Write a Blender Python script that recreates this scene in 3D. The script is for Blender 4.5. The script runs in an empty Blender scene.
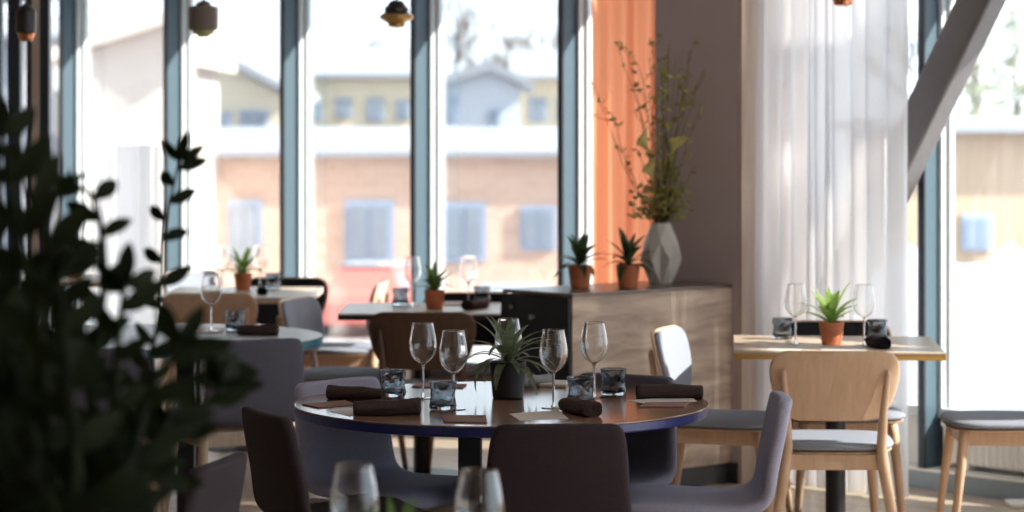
import bpy, bmesh, math, random
from mathutils import Vector, Matrix
C = bpy.context.scene
COL = C.collection
R = math.radians
H = 1.54            # camera height
F = 2500.0          # focal length in pixels (1024 wide)
HY = 130.0          # horizon row

# ------------------------------------------------------------------ camera
cam = bpy.data.cameras.new('camera')
camo = bpy.data.objects.new('camera', cam); COL.objects.link(camo)
camo.location = (0, 0, H); camo.rotation_euler = (R(90), 0, 0)
cam.sensor_width = 36; cam.lens = F/1024*36
cam.shift_y = -(256-HY)/1024
cam.dof.use_dof = True; cam.dof.focus_distance = 7.0; cam.dof.aperture_fstop = 3.2
cam.clip_end = 500
C.camera = camo
# ------------------------------------------------------------------ world, sun, exposure
w = bpy.data.worlds.new('sky'); C.world = w; w.use_nodes = True
bg = w.node_tree.nodes['Background']
bg.inputs['Color'].default_value = (0.80, 0.90, 1.0, 1); bg.inputs['Strength'].default_value = 1.3
sun = bpy.data.lights.new('sun', 'SUN'); sun.energy = 9.0; sun.angle = R(0.9); sun.color = (1.0, 0.93, 0.83)
suno = bpy.data.objects.new('sun', sun); COL.objects.link(suno)
SD = Vector((1.759, -0.395, 1.22)).normalized()
suno.rotation_euler = SD.to_track_quat('Z', 'Y').to_euler()
C.view_settings.view_transform = 'Standard'; C.view_settings.look = 'None'
C.view_settings.gamma = 1; C.view_settings.use_curve_mapping = False
C.view_settings.exposure = 1.35
C.cycles.use_denoising = True
C.cycles.max_bounces = 14; C.cycles.transmission_bounces = 12; C.cycles.diffuse_bounces = 5; C.cycles.transparent_max_bounces = 24
C.cycles.sample_clamp_indirect = 6; C.cycles.caustics_reflective = False; C.cycles.caustics_refractive = False

# ------------------------------------------------------------------ materials
def nmat(name):
    m = bpy.data.materials.new(name); m.use_nodes = True
    nt = m.node_tree; return m, nt, nt.nodes['Principled BSDF']
def L(nt, a, b): nt.links.new(a, b)
def plain(name, col, rough=0.5, metal=0.0, var=0.08, scale=30, bump=0.0, bscale=200, spec=0.5):
    m, nt, p = nmat(name)
    tc = nt.nodes.new('ShaderNodeTexCoord'); n = nt.nodes.new('ShaderNodeTexNoise')
    n.inputs['Scale'].default_value = scale; n.inputs['Detail'].default_value = 4
    L(nt, tc.outputs['Object'], n.inputs['Vector'])
    r = nt.nodes.new('ShaderNodeValToRGB')
    r.color_ramp.elements[0].position = 0.3; r.color_ramp.elements[1].position = 0.7
    r.color_ramp.elements[0].color = [c*(1-var) for c in col]+[1]
    r.color_ramp.elements[1].color = [min(1, c*(1+var)) for c in col]+[1]
    L(nt, n.outputs['Fac'], r.inputs['Fac']); L(nt, r.outputs['Color'], p.inputs['Base Color'])
    p.inputs['Roughness'].default_value = rough; p.inputs['Metallic'].default_value = metal
    p.inputs['Specular IOR Level'].default_value = spec
    if bump:
        b = nt.nodes.new('ShaderNodeBump'); b.inputs['Strength'].default_value = bump; b.inputs['Distance'].default_value = 0.002
        n2 = nt.nodes.new('ShaderNodeTexNoise'); n2.inputs['Scale'].default_value = bscale
        L(nt, tc.outputs['Object'], n2.inputs['Vector']); L(nt, n2.outputs['Fac'], b.inputs['Height']); L(nt, b.outputs['Normal'], p.inputs['Normal'])
    return m
def wood(name, c1, c2, axis=0, rough=0.45, scale=3.0, stretch=12, spec=0.4, coat=0.0):
    m, nt, p = nmat(name)
    tc = nt.nodes.new('ShaderNodeTexCoord'); mp = nt.nodes.new('ShaderNodeMapping')
    s = [stretch]*3; s[axis] = 1.0
    mp.inputs['Scale'].default_value = s
    L(nt, tc.outputs['Object'], mp.inputs['Vector'])
    n = nt.nodes.new('ShaderNodeTexNoise'); n.inputs['Scale'].default_value = scale; n.inputs['Detail'].default_value = 7
    n.inputs['Roughness'].default_value = 0.6; n.inputs['Distortion'].default_value = 0.6
    L(nt, mp.outputs['Vector'], n.inputs['Vector'])
    r = nt.nodes.new('ShaderNodeValToRGB')
    r.color_ramp.elements[0].position = 0.32; r.color_ramp.elements[1].position = 0.68
    r.color_ramp.elements[0].color = list(c1)+[1]; r.color_ramp.elements[1].color = list(c2)+[1]
    L(nt, n.outputs['Fac'], r.inputs['Fac']); L(nt, r.outputs['Color'], p.inputs['Base Color'])
    p.inputs['Roughness'].default_value = rough; p.inputs['Specular IOR Level'].default_value = spec
    if coat: p.inputs['Coat Weight'].default_value = coat
    return m
def floor_mat():
    m, nt, p = nmat('oak_floor')
    tc = nt.nodes.new('ShaderNodeTexCoord'); mp = nt.nodes.new('ShaderNodeMapping')
    mp.inputs['Rotation'].default_value = (0, 0, R(46.3))
    L(nt, tc.outputs['Object'], mp.inputs['Vector'])
    br = nt.nodes.new('ShaderNodeTexBrick'); br.inputs['Scale'].default_value = 1.0
    br.inputs['Brick Width'].default_value = 1.6; br.inputs['Row Height'].default_value = 0.14
    br.inputs['Mortar Size'].default_value = 0.004
    br.inputs['Color1'].default_value = (0.62, 0.50, 0.39, 1); br.inputs['Color2'].default_value = (0.50, 0.40, 0.31, 1)
    br.inputs['Mortar'].default_value = (0.14, 0.11, 0.08, 1)
    L(nt, mp.outputs['Vector'], br.inputs['Vector'])
    n = nt.nodes.new('ShaderNodeTexNoise'); n.inputs['Scale'].default_value = 9
    mx = nt.nodes.new('ShaderNodeMixRGB'); mx.blend_type = 'MULTIPLY'; mx.inputs['Fac'].default_value = 0.35
    L(nt, mp.outputs['Vector'], n.inputs['Vector'])
    L(nt, br.outputs['Color'], mx.inputs['Color1']); L(nt, n.outputs['Color'], mx.inputs['Color2'])
    L(nt, mx.outputs['Color'], p.inputs['Base Color'])
    p.inputs['Roughness'].default_value = 0.28
    return m
def thin_glass(name, tint=(1, 1, 1), base=0.03, gain=1.0, rough=0.0, bump=0.0, bscale=60):
    m, nt, p = nmat(name); nt.nodes.remove(p)
    out = nt.nodes['Material Output']
    t = nt.nodes.new('ShaderNodeBsdfTransparent'); t.inputs['Color'].default_value = list(tint)+[1]
    g = nt.nodes.new('ShaderNodeBsdfGlossy'); g.inputs['Roughness'].default_value = rough
    lw = nt.nodes.new('ShaderNodeFresnel'); lw.inputs['IOR'].default_value = 1.5
    mu = nt.nodes.new('ShaderNodeMath'); mu.operation = 'MULTIPLY_ADD'; mu.inputs[1].default_value = gain; mu.inputs[2].default_value = base; mu.use_clamp = True
    L(nt, lw.outputs['Fac'], mu.inputs[0])
    mx = nt.nodes.new('ShaderNodeMixShader'); L(nt, mu.outputs[0], mx.inputs['Fac'])
    L(nt, t.outputs[0], mx.inputs[1]); L(nt, g.outputs[0], mx.inputs[2]); L(nt, mx.outputs[0], out.inputs['Surface'])
    if bump:
        tc = nt.nodes.new('ShaderNodeTexCoord'); v = nt.nodes.new('ShaderNodeTexVoronoi'); v.inputs['Scale'].default_value = bscale
        b = nt.nodes.new('ShaderNodeBump'); b.inputs['Strength'].default_value = bump; b.inputs['Distance'].default_value = 0.006
        L(nt, tc.outputs['Object'], v.inputs['Vector']); L(nt, v.outputs['Distance'], b.inputs['Height'])
        L(nt, b.outputs['Normal'], g.inputs['Normal']); L(nt, b.outputs['Normal'], lw.inputs['Normal'])
    return m
def cloth_mat(name, col, transl, transp, tcol=None):
    m, nt, p = nmat(name); nt.nodes.remove(p); out = nt.nodes['Material Output']
    d = nt.nodes.new('ShaderNodeBsdfDiffuse'); d.inputs['Color'].default_value = list(col)+[1]
    t = nt.nodes.new('ShaderNodeBsdfTranslucent'); t.inputs['Color'].default_value = list(tcol or col)+[1]
    x = nt.nodes.new('ShaderNodeBsdfTransparent')
    a = nt.nodes.new('ShaderNodeMixShader'); a.inputs['Fac'].default_value = transl
    b = nt.nodes.new('ShaderNodeMixShader'); b.inputs['Fac'].default_value = transp
    tc = nt.nodes.new('ShaderNodeTexCoord'); n = nt.nodes.new('ShaderNodeTexNoise'); n.inputs['Scale'].default_value = 400
    bp = nt.nodes.new('ShaderNodeBump'); bp.inputs['Strength'].default_value = 0.15
    L(nt, tc.outputs['Object'], n.inputs['Vector']); L(nt, n.outputs['Fac'], bp.inputs['Height']); L(nt, bp.outputs['Normal'], d.inputs['Normal'])
    L(nt, d.outputs[0], a.inputs[1]); L(nt, t.outputs[0], a.inputs[2]); L(nt, a.outputs[0], b.inputs[1]); L(nt, x.outputs[0], b.inputs[2])
    L(nt, b.outputs[0], out.inputs['Surface'])
    return m
def leaf_mat(name, c1, c2, scale=25, transl=0.3, rough=0.4):
    m = plain(name, c1, rough, var=0.0, scale=scale)
    nt = m.node_tree
    for nd in nt.nodes:
        if nd.type == 'VALTORGB':
            nd.color_ramp.elements[0].color = list(c1)+[1]; nd.color_ramp.elements[1].color = list(c2)+[1]
    p = nt.nodes['Principled BSDF']; out = nt.nodes['Material Output']
    t = nt.nodes.new('ShaderNodeBsdfTranslucent'); t.inputs['Color'].default_value = [min(1, c*1.4) for c in c2]+[1]
    mx = nt.nodes.new('ShaderNodeMixShader'); mx.inputs['Fac'].default_value = transl
    L(nt, p.outputs[0], mx.inputs[1]); L(nt, t.outputs[0], mx.inputs[2]); L(nt, mx.outputs[0], out.inputs['Surface'])
    return m
def brick_mat(name, c1, c2, mortar, scale=1.0, bw=0.5, rh=0.2):
    m, nt, p = nmat(name)
    tc = nt.nodes.new('ShaderNodeTexCoord'); mp = nt.nodes.new('ShaderNodeMapping'); mp.inputs['Rotation'].default_value = (R(90), 0, 0)
    L(nt, tc.outputs['Object'], mp.inputs['Vector'])
    br = nt.nodes.new('ShaderNodeTexBrick'); br.inputs['Scale'].default_value = scale
    br.inputs['Brick Width'].default_value = bw; br.inputs['Row Height'].default_value = rh; br.inputs['Mortar Size'].default_value = 0.02
    br.inputs['Color1'].default_value = list(c1)+[1]; br.inputs['Color2'].default_value = list(c2)+[1]; br.inputs['Mortar'].default_value = list(mortar)+[1]
    L(nt, mp.outputs['Vector'], br.inputs['Vector']); L(nt, br.outputs['Color'], p.inputs['Base Color'])
    p.inputs['Roughness'].default_value = 0.9
    return m

M = {}
M['floor'] = floor_mat()
M['fabric'] = plain('grey_fabric', (0.37, 0.365, 0.48), 0.85, var=0.12, scale=260, bump=0.4, bscale=500, spec=0.2)
M['fabric_shaded'] = plain('shaded_grey_fabric', (0.12, 0.115, 0.15), 0.85, var=0.12, scale=260, bump=0.4, bscale=500, spec=0.2)  # darker copy of the grey fabric, shade of some chairs put into its colour
M['fabric_brown'] = plain('brown_grey_fabric', (0.042, 0.029, 0.034), 0.85, var=0.12, scale=260, bump=0.4, bscale=500, spec=0.2)
M['pad'] = plain('blue_grey_pad', (0.27, 0.29, 0.35), 0.85, var=0.12, scale=260, bump=0.4, bscale=500, spec=0.2)
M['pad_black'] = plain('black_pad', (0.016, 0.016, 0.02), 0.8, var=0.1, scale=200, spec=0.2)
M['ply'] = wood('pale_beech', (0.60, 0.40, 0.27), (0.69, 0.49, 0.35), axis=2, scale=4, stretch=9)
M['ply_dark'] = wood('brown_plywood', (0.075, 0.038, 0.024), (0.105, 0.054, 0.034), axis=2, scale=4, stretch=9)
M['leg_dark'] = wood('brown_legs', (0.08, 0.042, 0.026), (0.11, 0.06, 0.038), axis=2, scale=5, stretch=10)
M['leg'] = wood('beech_legs', (0.56, 0.37, 0.25), (0.66, 0.47, 0.33), axis=2, scale=5, stretch=10)
M['shell_leg'] = wood('ash_legs', (0.42, 0.31, 0.23), (0.52, 0.40, 0.30), axis=2, scale=5, stretch=10)
M['tabletop'] = wood('walnut_tabletop', (0.22, 0.12, 0.08), (0.31, 0.18, 0.12), axis=1, rough=0.17, scale=2.2, stretch=9, spec=0.9)
M['tabletop_pale'] = wood('pale_tabletop', (0.46, 0.35, 0.26), (0.60, 0.48, 0.37), axis=1, rough=0.35, scale=2.2, stretch=9)
M['tabletop_grey'] = plain('grey_laminate', (0.32, 0.30, 0.30), 0.35, var=0.06)
M['navy'] = plain('navy_lacquer', (0.020, 0.026, 0.14), 0.35, var=0.05)
M['teal'] = plain('teal_lacquer', (0.03, 0.19, 0.26), 0.35, var=0.05)
M['ochre'] = wood('ochre_edge', (0.42, 0.23, 0.06), (0.52, 0.30, 0.09), axis=0)
M['black'] = plain('black_metal', (0.012, 0.012, 0.016), 0.45, var=0.05)
M['brushed'] = plain('brushed_steel', (0.5, 0.5, 0.5), 0.35, metal=1, var=0.05)
M['cab_wood'] = wood('grey_oak', (0.30, 0.215, 0.165), (0.66, 0.53, 0.43), axis=0, rough=0.55, scale=2.6, stretch=6)
M['cab_top'] = wood('brown_oak_top', (0.11, 0.075, 0.06), (0.17, 0.115, 0.09), axis=0, rough=0.3, scale=2.3, stretch=7, spec=0.7)
M['cab_dark'] = plain('anthracite_front', (0.012, 0.012, 0.018), 0.55, var=0.05)
M['plinth'] = plain('grey_plinth', (0.045, 0.045, 0.055), 0.5, var=0.05)
M['mauve'] = plain('mauve_grey_wall', (0.53, 0.45, 0.465), 0.9, var=0.03, scale=6)
M['panelwood'] = wood('beige_wood_panel', (0.48, 0.37, 0.31), (0.58, 0.47, 0.39), axis=2, rough=0.6, scale=3, stretch=10)
M['wall'] = plain('dim_wall', (0.34, 0.30, 0.28), 0.9, var=0.03, scale=5)
M['ceiling'] = plain('ceiling_paint', (0.6, 0.59, 0.58), 0.9, var=0.02, scale=5)
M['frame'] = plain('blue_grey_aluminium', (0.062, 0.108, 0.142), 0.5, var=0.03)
M['frame_dark'] = plain('dark_frame_and_shade', (0.02, 0.025, 0.035), 0.5, var=0.03)  # divider frame colour, also the painted shade on the mullions' inner edge
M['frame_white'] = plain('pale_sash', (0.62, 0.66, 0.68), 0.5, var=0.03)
M['white'] = plain('white_enamel', (0.80, 0.79, 0.76), 0.4, var=0.02)
M['basebox'] = plain('blue_grey_base', (0.25, 0.31, 0.35), 0.5, var=0.03)
M['steel_grey'] = plain('painted_steel_brace', (0.15, 0.14, 0.145), 0.45, var=0.04)
M['terracotta'] = plain('terracotta', (0.58, 0.19, 0.09), 0.8, var=0.12, scale=20)
M['soil'] = plain('soil', (0.025, 0.017, 0.012), 0.95, var=0.4, scale=120)
M['pot_black'] = plain('black_pot', (0.012, 0.012, 0.014), 0.5, var=0.05)
M['leaf'] = leaf_mat('spider_leaf', (0.05, 0.12, 0.03), (0.20, 0.32, 0.10), 60)
M['leaf_lush'] = leaf_mat('fresh_leaf', (0.12, 0.26, 0.04), (0.34, 0.50, 0.14), 60, transl=0.4)
M['leaf_stripe'] = leaf_mat('striped_leaf', (0.03, 0.055, 0.025), (0.22, 0.26, 0.15), 70, transl=0.25)
M['leaf_dark'] = leaf_mat('dark_leaf', (0.02, 0.045, 0.015), (0.05, 0.085, 0.03), 40)
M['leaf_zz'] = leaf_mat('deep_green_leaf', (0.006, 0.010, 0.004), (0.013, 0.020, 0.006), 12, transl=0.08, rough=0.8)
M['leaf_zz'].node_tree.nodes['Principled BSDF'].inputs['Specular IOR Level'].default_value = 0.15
M['twig_leaf'] = leaf_mat('olive_leaf', (0.17, 0.18, 0.05), (0.38, 0.36, 0.11), 30)
M['twig'] = plain('twig_bark', (0.10, 0.065, 0.03), 0.8, var=0.2)
M['flower'] = leaf_mat('cream_yellow_petal', (0.55, 0.48, 0.14), (0.68, 0.62, 0.28), 20)
M['vase'] = plain('pale_ceramic', (0.60, 0.58, 0.55), 0.6, var=0.03)
M['napkin'] = plain('brown_napkin', (0.062, 0.040, 0.038), 0.85, var=0.2, scale=180, bump=0.5, bscale=300, spec=0.2)
M['napkin_black'] = plain('black_napkin', (0.012, 0.011, 0.014), 0.85, var=0.2, scale=180, bump=0.5, bscale=300, spec=0.2)
M['napkin_grey'] = plain('grey_napkin', (0.27, 0.26, 0.27), 0.85, var=0.1, scale=180, bump=0.5, bscale=300, spec=0.2)
M['card'] = plain('tan_card', (0.22, 0.105, 0.075), 0.7, var=0.06)
M['paper'] = plain('off_white_paper', (0.66, 0.60, 0.56), 0.75, var=0.02)
M['ink'] = plain('dark_ink', (0.02, 0.015, 0.015), 0.8, var=0.0)
def real_glass(name, col, rough=0.0):
    m, nt, p = nmat(name); nt.nodes.remove(p)
    g = nt.nodes.new('ShaderNodeBsdfGlass'); g.inputs['Color'].default_value = list(col)+[1]; g.inputs['IOR'].default_value = 1.48; g.inputs['Roughness'].default_value = rough
    L(nt, g.outputs[0], nt.nodes['Material Output'].inputs['Surface']); return m
M['glass'] = real_glass('clear_glass', (0.99, 0.99, 0.99))
M['tumbler'] = real_glass('smoky_glass', (0.70, 0.73, 0.76))
M['pane'] = thin_glass('window_glass', (0.96, 0.98, 0.98), 0.0, 0.5)
M['sheer'] = cloth_mat('white_sheer', (0.90, 0.885, 0.90), 0.54, 0.07)
M['orange'] = cloth_mat('orange_curtain', (0.84, 0.33, 0.165), 0.62, 0.0, (0.94, 0.38, 0.20))
M['copper'] = plain('copper', (0.62, 0.25, 0.13), 0.25, metal=1, var=0.05)
M['brass'] = plain('brass', (0.50, 0.30, 0.09), 0.35, metal=0.7, var=0.05)
M['taupe'] = plain('taupe_shade', (0.19, 0.16, 0.135), 0.6, var=0.04)
M['black_shade'] = plain('black_shade', (0.02, 0.016, 0.015), 0.4, var=0.04)
M['lime'] = plain('pale_green_glass', (0.42, 0.46, 0.20), 0.4, var=0.04)
M['brick'] = brick_mat('pink_brick', (0.54, 0.36, 0.28), (0.62, 0.43, 0.34), (0.60, 0.50, 0.43))
M['cream'] = plain('cream_render', (0.62, 0.55, 0.43), 0.9, var=0.04, scale=1)
M['blush'] = plain('blush_render', (0.60, 0.52, 0.47), 0.9, var=0.04, scale=1)
M['pale_blue'] = plain('pale_blue_cladding', (0.50, 0.55, 0.62), 0.9, var=0.04, scale=1)
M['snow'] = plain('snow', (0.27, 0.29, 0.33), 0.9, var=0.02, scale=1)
M['ext_dark'] = plain('street_window', (0.20, 0.24, 0.30), 0.3, var=0.1, scale=1)
M['ext_frame'] = plain('blue_window_frame', (0.27, 0.34, 0.46), 0.5, var=0.04)
M['ext_blind'] = plain('cream_blind', (0.62, 0.57, 0.45), 0.8, var=0.04)
M['peach'] = wood('peach_cladding', (0.36, 0.26, 0.18), (0.42, 0.32, 0.24), axis=2, scale=0.8, stretch=14, rough=0.9)
M['bark'] = plain('winter_bark', (0.17, 0.15, 0.14), 0.9, var=0.15)
M['conifer'] = leaf_mat('conifer', (0.19, 0.22, 0.17), (0.30, 0.32, 0.24), 6)
M['street'] = plain('snowy_street', (0.36, 0.34, 0.35), 0.9, var=0.10, scale=0.25)
M['car_red'] = plain('red_car_paint', (0.66, 0.16, 0.13), 0.35, var=0.03)
M['car_white'] = plain('white_car_paint', (0.80, 0.80, 0.82), 0.35, var=0.03)
M['car_blue'] = plain('blue_car_paint', (0.16, 0.25, 0.45), 0.35, var=0.03)
M['tyre'] = plain('tyre', (0.03, 0.03, 0.035), 0.8, var=0.05)
M['bulb'] = plain('frosted_bulb', (0.75, 0.72, 0.66), 0.4, var=0.02)

# ------------------------------------------------------------------ helpers
def link(name, bm, m, parent=None, smooth=False, recalc=True):
    if recalc: bmesh.ops.recalc_face_normals(bm, faces=bm.faces)
    me = bpy.data.meshes.new(name); bm.to_mesh(me); bm.free()
    ms = m if isinstance(m, (list, tuple)) else [m]
    for x in ms: me.materials.append(M[x] if isinstance(x, str) else x)
    if smooth:
        for p in me.polygons: p.use_smooth = True
    o = bpy.data.objects.new(name, me); COL.objects.link(o)
    if parent: o.parent = parent
    return o
def thing(name, label, cat, loc=(0, 0, 0), rz=0, group=None):
    o = bpy.data.objects.new(name, None); COL.objects.link(o)
    o.empty_display_size = 0.1
    o.location = loc; o.rotation_euler = (0, 0, rz)
    return tag(o, label, cat, group)
def tag(o, label, cat, group=None):
    o['label'] = label; o['category'] = cat
    if group: o['group'] = group
    return o
def struct(o): o['kind'] = 'structure'; return o
def dup(root, loc=None, rz=None, label=None, group=None):
    def cp(o, par):
        c = o.copy(); COL.objects.link(c)
        if par: c.parent = par
        for ch in kids.get(o.name, []): cp(ch, c)
        return c
    kids = {}
    for o in list(COL.objects):
        if o.parent: kids.setdefault(o.parent.name, []).append(o)
    r = cp(root, None)
    if loc is not None: r.location = loc
    if rz is not None: r.rotation_euler = (0, 0, rz)
    if label: r['label'] = label
    if group: r['group'] = group
    return r
def box(bm, x0, x1, y0, y1, z0, z1, bev=0.0, mat=None, seg=2):
    g = bmesh.ops.create_cube(bm, size=1.0)
    vs = g['verts']
    bmesh.ops.scale(bm, vec=(x1-x0, y1-y0, z1-z0), verts=vs)
    bmesh.ops.translate(bm, vec=((x0+x1)/2, (y0+y1)/2, (z0+z1)/2), verts=vs)
    if bev:
        es = list({e for v in vs for e in v.link_edges})
        r = bmesh.ops.bevel(bm, geom=es, offset=bev, segments=seg, affect='EDGES', profile=0.5)
        vs = list({v for f in r['faces'] for v in f.verts} | {v for v in vs if v.is_valid})
    return [v for v in vs if v.is_valid]
def boxm(x0, x1, y0, y1, z0, z1, bev=0.0):
    bm = bmesh.new(); box(bm, x0, x1, y0, y1, z0, z1, bev); return bm
def tube(bm, pts, rad, n=8, cap=True, flat=1.0):
    pts = [Vector(p) for p in pts]
    if not hasattr(rad, '__len__'): rad = [rad]*len(pts)
    rings = []; up = Vector((0, 0, 1)); prevx = None
    for i, p in enumerate(pts):
        d = (pts[min(i+1, len(pts)-1)]-pts[max(i-1, 0)]).normalized()
        x = (prevx - d*prevx.dot(d)) if prevx else d.cross(up if abs(d.z) < 0.9 else Vector((0, 1, 0)))
        x.normalize(); prevx = x; y = d.cross(x).normalized()
        rings.append([bm.verts.new(p + (x*math.cos(2*math.pi*k/n)+y*math.sin(2*math.pi*k/n)*flat)*rad[i]) for k in range(n)])
    for a, b in zip(rings, rings[1:]):
        for k in range(n): bm.faces.new((a[k], a[(k+1) % n], b[(k+1) % n], b[k]))
    if cap: bm.faces.new(rings[0][::-1]); bm.faces.new(rings[-1])
    return rings
def lathe(bm, prof, n=32, c=(0, 0, 0), phase=0.0, wob=None, closed=False):
    rings = []
    for i, (r, z) in enumerate(prof):
        ring = []
        for k in range(n):
            a = 2*math.pi*k/n+phase
            rr = r*(1+(wob(a, z) if wob else 0))
            ring.append(bm.verts.new((c[0]+rr*math.cos(a), c[1]+rr*math.sin(a), c[2]+z)))
        rings.append(ring)
    for a, b in zip(rings, rings[1:]):
        for k in range(n): bm.faces.new((a[k], a[(k+1) % n], b[(k+1) % n], b[k]))
    return rings
def cappedlathe(bm, prof, n=32, **k):
    rs = lathe(bm, prof, n, **k)
    bm.faces.new(rs[0][::-1]); bm.faces.new(rs[-1]); return rs
def mods(o, solid=0.0, sub=0, offset=0.0, bevel=0.0):
    if solid:
        s = o.modifiers.new('thickness', 'SOLIDIFY'); s.thickness = solid; s.offset = offset
    if bevel:
        b = o.modifiers.new('bevel', 'BEVEL'); b.width = bevel; b.segments = 2; b.limit_method = 'ANGLE'
    if sub:
        s = o.modifiers.new('smooth', 'SUBSURF'); s.levels = sub; s.render_levels = sub
    return o
def grid(bm, rows):
    vs = [[bm.verts.new(p) for p in r] for r in rows]
    for a, b in zip(vs, vs[1:]):
        for k in range(len(a)-1): bm.faces.new((a[k], a[k+1], b[k+1], b[k]))
    return vs
def P(px, py, h=0.75):
    """world point where the sight line through a pixel meets height h"""
    d = F*(H-h)/(py-HY); return Vector(((px-512)/F*d, d, h))
# wall coordinates: t runs along the glass wall away to the left, w is outward
W0 = Vector((1.73, 10.76, 0)); WT = Vector((-0.6906, 0.7233, 0)); WN = Vector((0.7233, 0.6906, 0))
WALL_RZ = math.atan2(-0.6906, -0.7233)
def W(t, w, z): return W0+WT*t+WN*w+Vector((0, 0, z))
def tpx(px, w):
    u = (px-512)/F; q = W0+WN*w
    return (q.x-u*q.y)/(u*WT.y-WT.x)
def wbox(bm, t0, t1, w0, w1, z0, z1):
    vs = []
    for z in (z0, z1):
        for t, ww in ((t0, w0), (t1, w0), (t1, w1), (t0, w1)): vs.append(bm.verts.new(W(t, ww, z)))
    for f in ((0, 1, 2, 3), (7, 6, 5, 4), (0, 4, 5, 1), (1, 5, 6, 2), (2, 6, 7, 3), (3, 7, 4, 0)): bm.faces.new([vs[i] for i in f])
def wobj(name, m, *boxes, parent=None):
    bm = bmesh.new()
    for b in boxes: wbox(bm, *b)
    return link(name, bm, m, parent)
CEIL = 3.3
TMIN, TMAX = -6.2, 8.6

# ------------------------------------------------------------------ room shell
pA = W(TMIN, 0.25, 0); pB = W(TMAX, 0.25, 0)
def slab(z0, z1):
    bm = bmesh.new()
    poly = [(-4.4, -3.2), (pA.x, -3.2), (pA.x, pA.y), (pB.x, pB.y), (-4.4, pB.y)] if pB.x > -4.4 else [(-4.4, -3.2), (pA.x, -3.2), (pA.x, pA.y), (pB.x, pB.y)]
    a = [bm.verts.new((x, y, z0)) for x, y in poly]; b = [bm.verts.new((x, y, z1)) for x, y in poly]
    bm.faces.new(a[::-1]); bm.faces.new(b); n = len(poly)
    for k in range(n): bm.faces.new((a[k], a[(k+1) % n], b[(k+1) % n], b[k]))
    return bm
struct(link('floor', slab(-0.15, 0), 'floor'))
struct(link('ceiling', slab(CEIL, CEIL+0.15), 'ceiling'))
struct(link('wall_left', boxm(-4.5, -4.4, -3.2, pB.y, -0.15, CEIL+0.15), 'wall'))
bm = bmesh.new()
box(bm, pA.x, pA.x+0.1, -3.2, pA.y, -0.15, 0.1); box(bm, pA.x, pA.x+0.1, -3.2, pA.y, 3.15, CEIL+0.15)
for yy in (-3.2, -1.9, -0.6, 0.7, 2.0, 3.3, 4.6, pA.y-0.1): box(bm, pA.x, pA.x+0.1, yy, yy+0.06, 0.1, 3.15)
struct(link('wall_right', bm, 'wall'))
struct(link('window_20', boxm(pA.x+0.045, pA.x+0.051, -3.1, pA.y-0.1, 0.1, 3.15), 'pane'))
struct(link('wall_back', boxm(-4.5, pA.x+0.1, -3.3, -3.2, -0.15, CEIL+0.15), 'wall'))
# glass facade: window_n each a bay between two mullions
struct(wobj('trim_1', 'basebox', (TMIN, TMAX, 0.0, 0.25, 0.0, 0.078)))
struct(wobj('trim_2', 'white', (TMIN, TMAX, 0.0, 0.25, 0.078, 0.088)))
struct(wobj('trim_3', 'frame', (TMIN, TMAX, 0.06, 0.25, 2.38, 2.42)))
struct(wobj('trim_4', 'basebox', (TMIN, TMAX, 0.25, 0.39, 2.38, 2.40)))
mull_t = [2.18+1.1*(4-k)-0.035*0 for k in range(-1, 12)]
n = 0
for i, tm in enumerate(mull_t):
    # mullion: inner edge with its shade painted dark, deep blue-grey fin, pale sash on its lit side
    if TMIN < tm < TMAX:
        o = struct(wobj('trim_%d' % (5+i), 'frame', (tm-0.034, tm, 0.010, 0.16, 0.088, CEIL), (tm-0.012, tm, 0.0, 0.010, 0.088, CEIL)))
        wobj('shaded_edge', 'frame_dark', (tm-0.036, tm-0.012, -0.002, 0.010, 0.088, CEIL), parent=o)
    t1 = tm-0.034; t0 = tm-1.1
    if t1 < TMIN or t0 > TMAX: continue
    t0 = max(t0, TMIN); n += 1
    win = struct(bpy.data.objects.new('window_%d' % n, None)); COL.objects.link(win)
    win.location = (0, 0, 0)
    s = 0.034; q = 0.018
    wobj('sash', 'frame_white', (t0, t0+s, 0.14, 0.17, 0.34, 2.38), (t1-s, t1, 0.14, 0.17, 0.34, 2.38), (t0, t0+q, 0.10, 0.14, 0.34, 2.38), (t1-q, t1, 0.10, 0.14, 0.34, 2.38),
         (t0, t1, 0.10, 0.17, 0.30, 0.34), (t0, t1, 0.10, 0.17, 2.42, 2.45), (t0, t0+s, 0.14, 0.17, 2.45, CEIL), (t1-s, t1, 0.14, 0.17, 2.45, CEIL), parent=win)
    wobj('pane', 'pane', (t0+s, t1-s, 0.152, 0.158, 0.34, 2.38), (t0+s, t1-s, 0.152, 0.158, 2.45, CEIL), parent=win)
struct(wobj('trim_30', 'white', (TMIN, TMAX, 0.16, 0.25, 0.088, 0.30)))
# column with wood panelled side between the two curtains
cl = tpx(738, -0.452); 
struct(wobj('wall_column', 'mauve', (cl, tpx(655, -0.452), -0.452, 0.0, 0.0, CEIL)))
struct(wobj('trim_31', 'panelwood', (cl-0.022, cl-0.002, -0.452, 0.0, 0.0, CEIL)))
struct(wobj('baseboard_column', 'plinth', (cl, tpx(655, -0.452), -0.464, -0.452, 0.0, 0.09)))
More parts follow.
